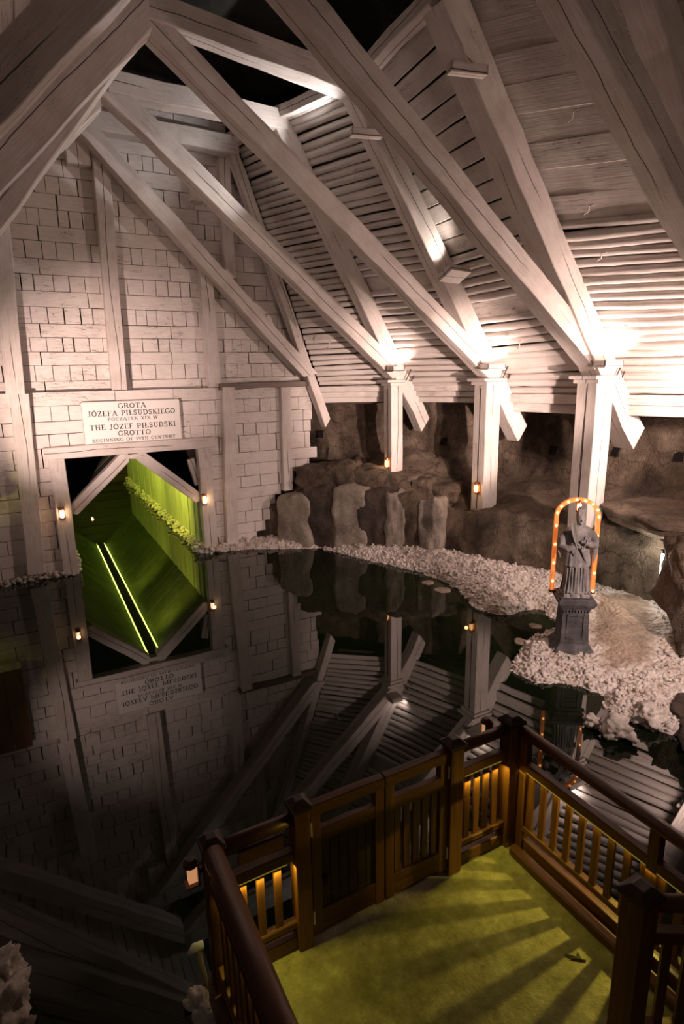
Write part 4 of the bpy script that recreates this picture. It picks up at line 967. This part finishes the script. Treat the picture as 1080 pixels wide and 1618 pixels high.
# ------------------------------------------------------------------ the visitors' platform
FZ = .35; X0, X1, YG = .63, 2.95, 2.87
def mat_deck():
    m, nt, b = newmat('pale_deck'); v = coords(nt, (1, 1, 1), False)
    c = ramp(nt, [(.3, (.17, .15, .09)), (.55, (.36, .32, .21)), (.75, (.60, .55, .42))], noi(nt, v, 6, 8, .72))
    c = mixc(nt, ramp(nt, [(.62, 0.), (.72, .75)], noi(nt, v, 14, 5, .7)), c, (.12, .10, .05))
    nt.links.new(c, b.inputs['Base Color']); b.inputs['Roughness'].default_value = .7; bump(nt, b, noi(nt, v, 22, 6, .7), .7, .02); return m
mb = MB(); mb.box((X0-.02, -1.2, FZ-.12), (X1+.12, YG+.06, FZ)); o = tag(mb.build('floor', mat_deck()), 'pale salt-dusted floor of the visitors platform', None, None, 'structure')
mb = MB(); mb.box((X0-.05, YG+.02, FZ-.22), (X1+.14, YG+.10, FZ+.015)); mb.box((X0-.07, -1.2, FZ-.22), (X0, YG+.1, FZ+.01)); mb.box((X1+.1, -1.2, FZ-.22), (X1+.2, YG+.1, FZ+.02))
tag(mb.build('trim_1', M_RAIL), 'brown edge boards round the platform floor', None, None, 'structure')
mb = MB(); 
for x in (X0+.1, X1-.1):
    for y in (YG-.1, 1.2, -.5): mb.tube([(x, y, -.6), (x, y, FZ-.1)], .09, 10)
tag(mb.build('floor_supports', M_DARKW), 'piles under the platform', None, None, 'structure')

def post(parent, x, y, z0, h, s=.105, cap=True):
    mb = MB(); mb.box((x-s/2, y-s/2, z0), (x+s/2, y+s/2, z0+h)); po = mb.build('post', M_RAILV, parent, bevel=.006)
    if cap:
        mb = MB(); mb.cbox((x, y, z0+h+.015), (s+.035, s+.035, .03)); frust2 = [(s+.02)/2, (s*.55)/2]
        v = [(x+i*frust2[0], y+j*frust2[0], z0+h+.03) for i, j in ((-1,-1),(1,-1),(1,1),(-1,1))]+[(x+i*frust2[1], y+j*frust2[1], z0+h+.065) for i, j in ((-1,-1),(1,-1),(1,1),(-1,1))]
        mb.add(v, [(0,3,2,1),(4,5,6,7),(0,1,5,4),(1,2,6,5),(2,3,7,6),(3,0,4,7)]); mb.build('post_cap', M_CAPW, po, bevel=.006)
def member(parent, name, a, b, w, h, mat=None, rnd_=False, label=None):
    a = Vector(a); b = Vector(b); L = (b-a).length
    if rnd_:
        mb = MB(); mb.tube([(0, 0, 0), (L*.5, 0, 0), (L, 0, 0)], w/2, 14, sq=h/w); me = mb.mesh(name); o = link(name, me, mat or M_RAIL, parent, True)
    else: o = link(name, beam_mesh(name, L, w, h, rough=.0015, ch=.006, seg=4), mat or M_RAIL, parent)
    M = frame_matrix(a, b, Vector((0, 0, 1)).cross(b-a)); o.matrix_parent_inverse = Matrix.Identity(4)
    o.matrix_basis = M
    if label: o['label'] = label
    return o
def panel(t, a, b, zbot, ztop, spacing, bw=.048, bt=.022, strip=True, lowboard=True, side=1, npost=0, hr=.085, hgap=.20):
    """a, b local xy of the panel ends; top handrail at ztop, mid rail below, balusters between mid rail and bottom rail"""
    a = Vector((*a, 0)); b = Vector((*b, 0)); d = (b-a); L = d.length; d.normalize(); nn = Vector((-d.y, d.x, 0))*side
    zm = ztop-hgap; zb = zbot+.20
    member(t, 'handrail', a+Vector((0, 0, ztop)), b+Vector((0, 0, ztop)), hr, hr*.95, rnd_=True)
    member(t, 'mid_rail', a+Vector((0, 0, zm)), b+Vector((0, 0, zm)), .06, .075)
    member(t, 'bottom_rail', a+Vector((0, 0, zb)), b+Vector((0, 0, zb)), .055, .05)
    if lowboard: member(t, 'kick_board', a+Vector((0, 0, zbot+.055)), b+Vector((0, 0, zbot+.055)), .04, .10)
    n = max(1, int(round(L/spacing)))-1
    for i in range(n):
        p = a+d*(L*(i+1)/(n+1)); mb = MB()
        M = Matrix.Translation(p) @ Matrix.Rotation(math.atan2(d.y, d.x), 4, 'Z')
        mb.box((-bw/2, -bt/2, zb+.02), (bw/2, bt/2, zm-.03), 0, M); mb.build('baluster', M_RAILV, t)
    if strip:
        M = Matrix.Translation((a+b)/2+nn*.02) @ Matrix.Rotation(math.atan2(d.y, d.x), 4, 'Z'); mb = MB()
        mb.box((-L/2+.05, -.006, zm-.045), (L/2-.05, .006, zm-.037), 0, M); mb.build('led_strip', M_LEDP, t)

YG1 = YG1 = (1.0, .82, .10)
HR = 1.02   # handrail height over the floor
t = empty('railing', (X0, YG, FZ), 0, 'left front railing panel between the corner post and the gate', 'railing', 'platform railings')
post(t, 0, 0, 0, 1.02); post(t, .55, 0, 0, 1.05); panel(t, (.05, 0), (.50, 0), 0, HR-.04, .115, side=-1, hgap=.25)
mb = MB(); mb.box((.14, -.055, HR-.17), (.42, -.035, HR-.08)); o = mb.build('number_board', M_RAIL, t); o.name = 'flat_board'
for i, (xa, xb, lb) in enumerate(((1.245, 1.79, 'left gate leaf of the platform with dark boarding'), (1.80, 2.33, 'right gate leaf with open bars, beside the inner post'))):
    g_ = empty('gate_leaf', (xa, YG, FZ), 0, lb, 'gate', 'platform gate leaves'); L = xb-xa
    member(g_, 'handrail', (0, 0, HR-.02), (L, 0, HR-.02), .065, .085)
    member(g_, 'mid_rail', (0, 0, HR-.22), (L, 0, HR-.22), .05, .10)
    member(g_, 'bottom_rail', (0, 0, .14), (L, 0, .14), .05, .17)
    for x in (.035, L-.035): mb = MB(); mb.box((x-.035, -.028, .04), (x+.035, .028, HR-.05)); mb.build('stile', M_RAILV, g_, bevel=.004)
    nb = 5 if i else 6
    for k in range(nb):
        x = .07+(L-.14)*(k+.5)/nb; w_ = .024 if i else .030
        mb = MB(); mb.box((x-w_, -.012, .22), (x+w_, .012, HR-.27)); mb.build('baluster', M_RAILV if i else M_DARKW, g_)
    if i == 0: mb = MB(); mb.tube([(.10, -.03, .42), (.10, -.06, .45), (.10, -.06, .52)], .008, 6); mb.cbox((.10, -.03, .44), (.03, .01, .07)); mb.build('latch', M_IRON, g_)
    mb = MB(); 
    for z in (.2, HR-.14): mb.tube([(0 if i == 0 else L, -.035, z-.05), (0 if i == 0 else L, -.035, z+.05)], .007, 6)
    o = mb.build('hinge', M_GLASS, g_)
t = empty('railing', (2.39, YG, FZ), 0, 'short front railing panel between the gate and the far corner post', 'railing', 'platform railings')
post(t, 0, 0, 0, 1.06, .115); panel(t, (.05, 0), (.50, 0), 0, HR, .095, side=-1)
post(t, .56, .0, 0, 1.06, .12)
t = empty('railing', (X1, YG, FZ), 0, 'long right-hand railing running from the far corner towards the viewer', 'railing', 'platform railings')
panel(t, (.06, -.06), (.06, -3.4), 0, HR-.02, .115, side=-1, lowboard=True, hgap=.26)
for y in (-.10, -1.15, -2.3, -3.4): mb = MB(); mb.box((.03, y-.035, .0), (.09, y+.035, HR-.04)); mb.build('post', M_RAILV, t, bevel=.004)
beam('kerb_beam', (X1-.04, YG-.12, FZ+.035), (X1-.04, -.5, FZ+.035), .075, .07, mat=M_RAIL, label='low brown kerb along the foot of the right railing', cat='beam', rough=.002, up=(1, 0, 0))
t = empty('railing', (X0, YG, FZ), 0, 'left side railing with a thick handrail rising towards the viewer', 'railing', 'platform railings')
panel(t, (-.01, -.07), (-.01, -2.2), 0, HR-.0, .105, side=1, hr=.12)
post(t, -.01, -2.25, 0, 1.05)
t = empty('railing', (2.42, 1.43, FZ), 0, 'near railing stub with a dark post at the lower right corner', 'railing', 'platform railings')
post(t, 0, 0, 0, 1.07, .13); panel(t, (.07, -.01), (.55, -.30), 0, HR-.02, .12, side=1)
# lights of the railings
light('rail_light_front_left', 'AREA', (.90, YG-.03, FZ+.66), (.90, YG-.25, 0), 2.1, (.98, .84, .10), .45, .02)
light('rail_light_corner', 'AREA', (2.66, YG-.03, FZ+.72), (2.66, YG-.3, 0), 2.2, (.98, .84, .10), .42, .02)
o = light('rail_light_right', 'AREA', (X1+.02, 1.55, FZ+.68), None, .5, YG1, .02, 2.5); o.rotation_euler = (0, math.radians(-38), 0)
o = light('rail_light_left', 'AREA', (X0+.02, 1.85, FZ+.70), None, .4, YG1, .02, 1.9); o.rotation_euler = (0, math.radians(30), 0)
light('platform_lamp', 'SPOT', (3.62, 2.0, 1.12), (1.7, 2.2, .35), 44, (1.0, .82, .11), .016, spot=95, blend=.6)

for P, rz, lb in (((.53, YG+.03, FZ+.86), math.pi/2*-1, 'lantern box on the outer side of the left corner post'), ((2.84, YG+.14, FZ+.95), math.pi, 'lantern box behind the far corner post')):
    t = empty('box_lantern', P, rz, lb, 'lantern'); t.scale = (.7, .7, .8)
    mb = MB(); mb.box((-.05, -.09, -.10), (.05, .03, -.085)); mb.box((-.05, .015, -.10), (.05, .03, .09)); mb.box((-.02, .02, -.02), (.02, .11, .02))
    mb.lathe([(.062, .07), (.058, .095), (.03, .118)], 12, (0, -.03, 0)); mb.build('hood', M_RAILV, t)
    mb = MB(); mb.box((-.03, -.06, -.07), (.03, .012, .055)); mb.build('glass', M_LAMPD, t)
# outlet head and twigs
P = onZ(312, 1502, .40); t = empty('tap_head', P, 0, 'small white metal fitting sticking out beside the left railing', 'fitting')
mb = MB(); mb.tube([(-.06, 0, .0), (-.02, 0, .03), (.04, 0, .03)], [.012, .03, .025], 10); mb.build('spout', M_GLASS, t, True)
mb = MB(); mb.tube([(.0, 0, .02), (.03, -.02, -.25), (.06, -.05, -.5)], .018, 8); mb.build('stem', M_ROCKL, t, True)
P = onZ(908, 1512, FZ+.012)
for i, (dx, dy, a, l) in enumerate(((0, 0, 2.3, .12), (.01, -.02, 2.5, .09), (.03, -.01, 1.2, .05))):
    q = Vector((P.x+dx, P.y+dy, FZ+.007)); d = Vector((math.cos(a), math.sin(a), 0))*l
    wire('twig', [q-d*.5, q+Vector((0, .004, .003)), q+d*.5], .005, M_BARK, ('longest twig lying on the platform floor', 'second twig lying against the longest on the floor', 'short crossing twig on the platform floor')[i], 'twig', 'twigs on the floor')
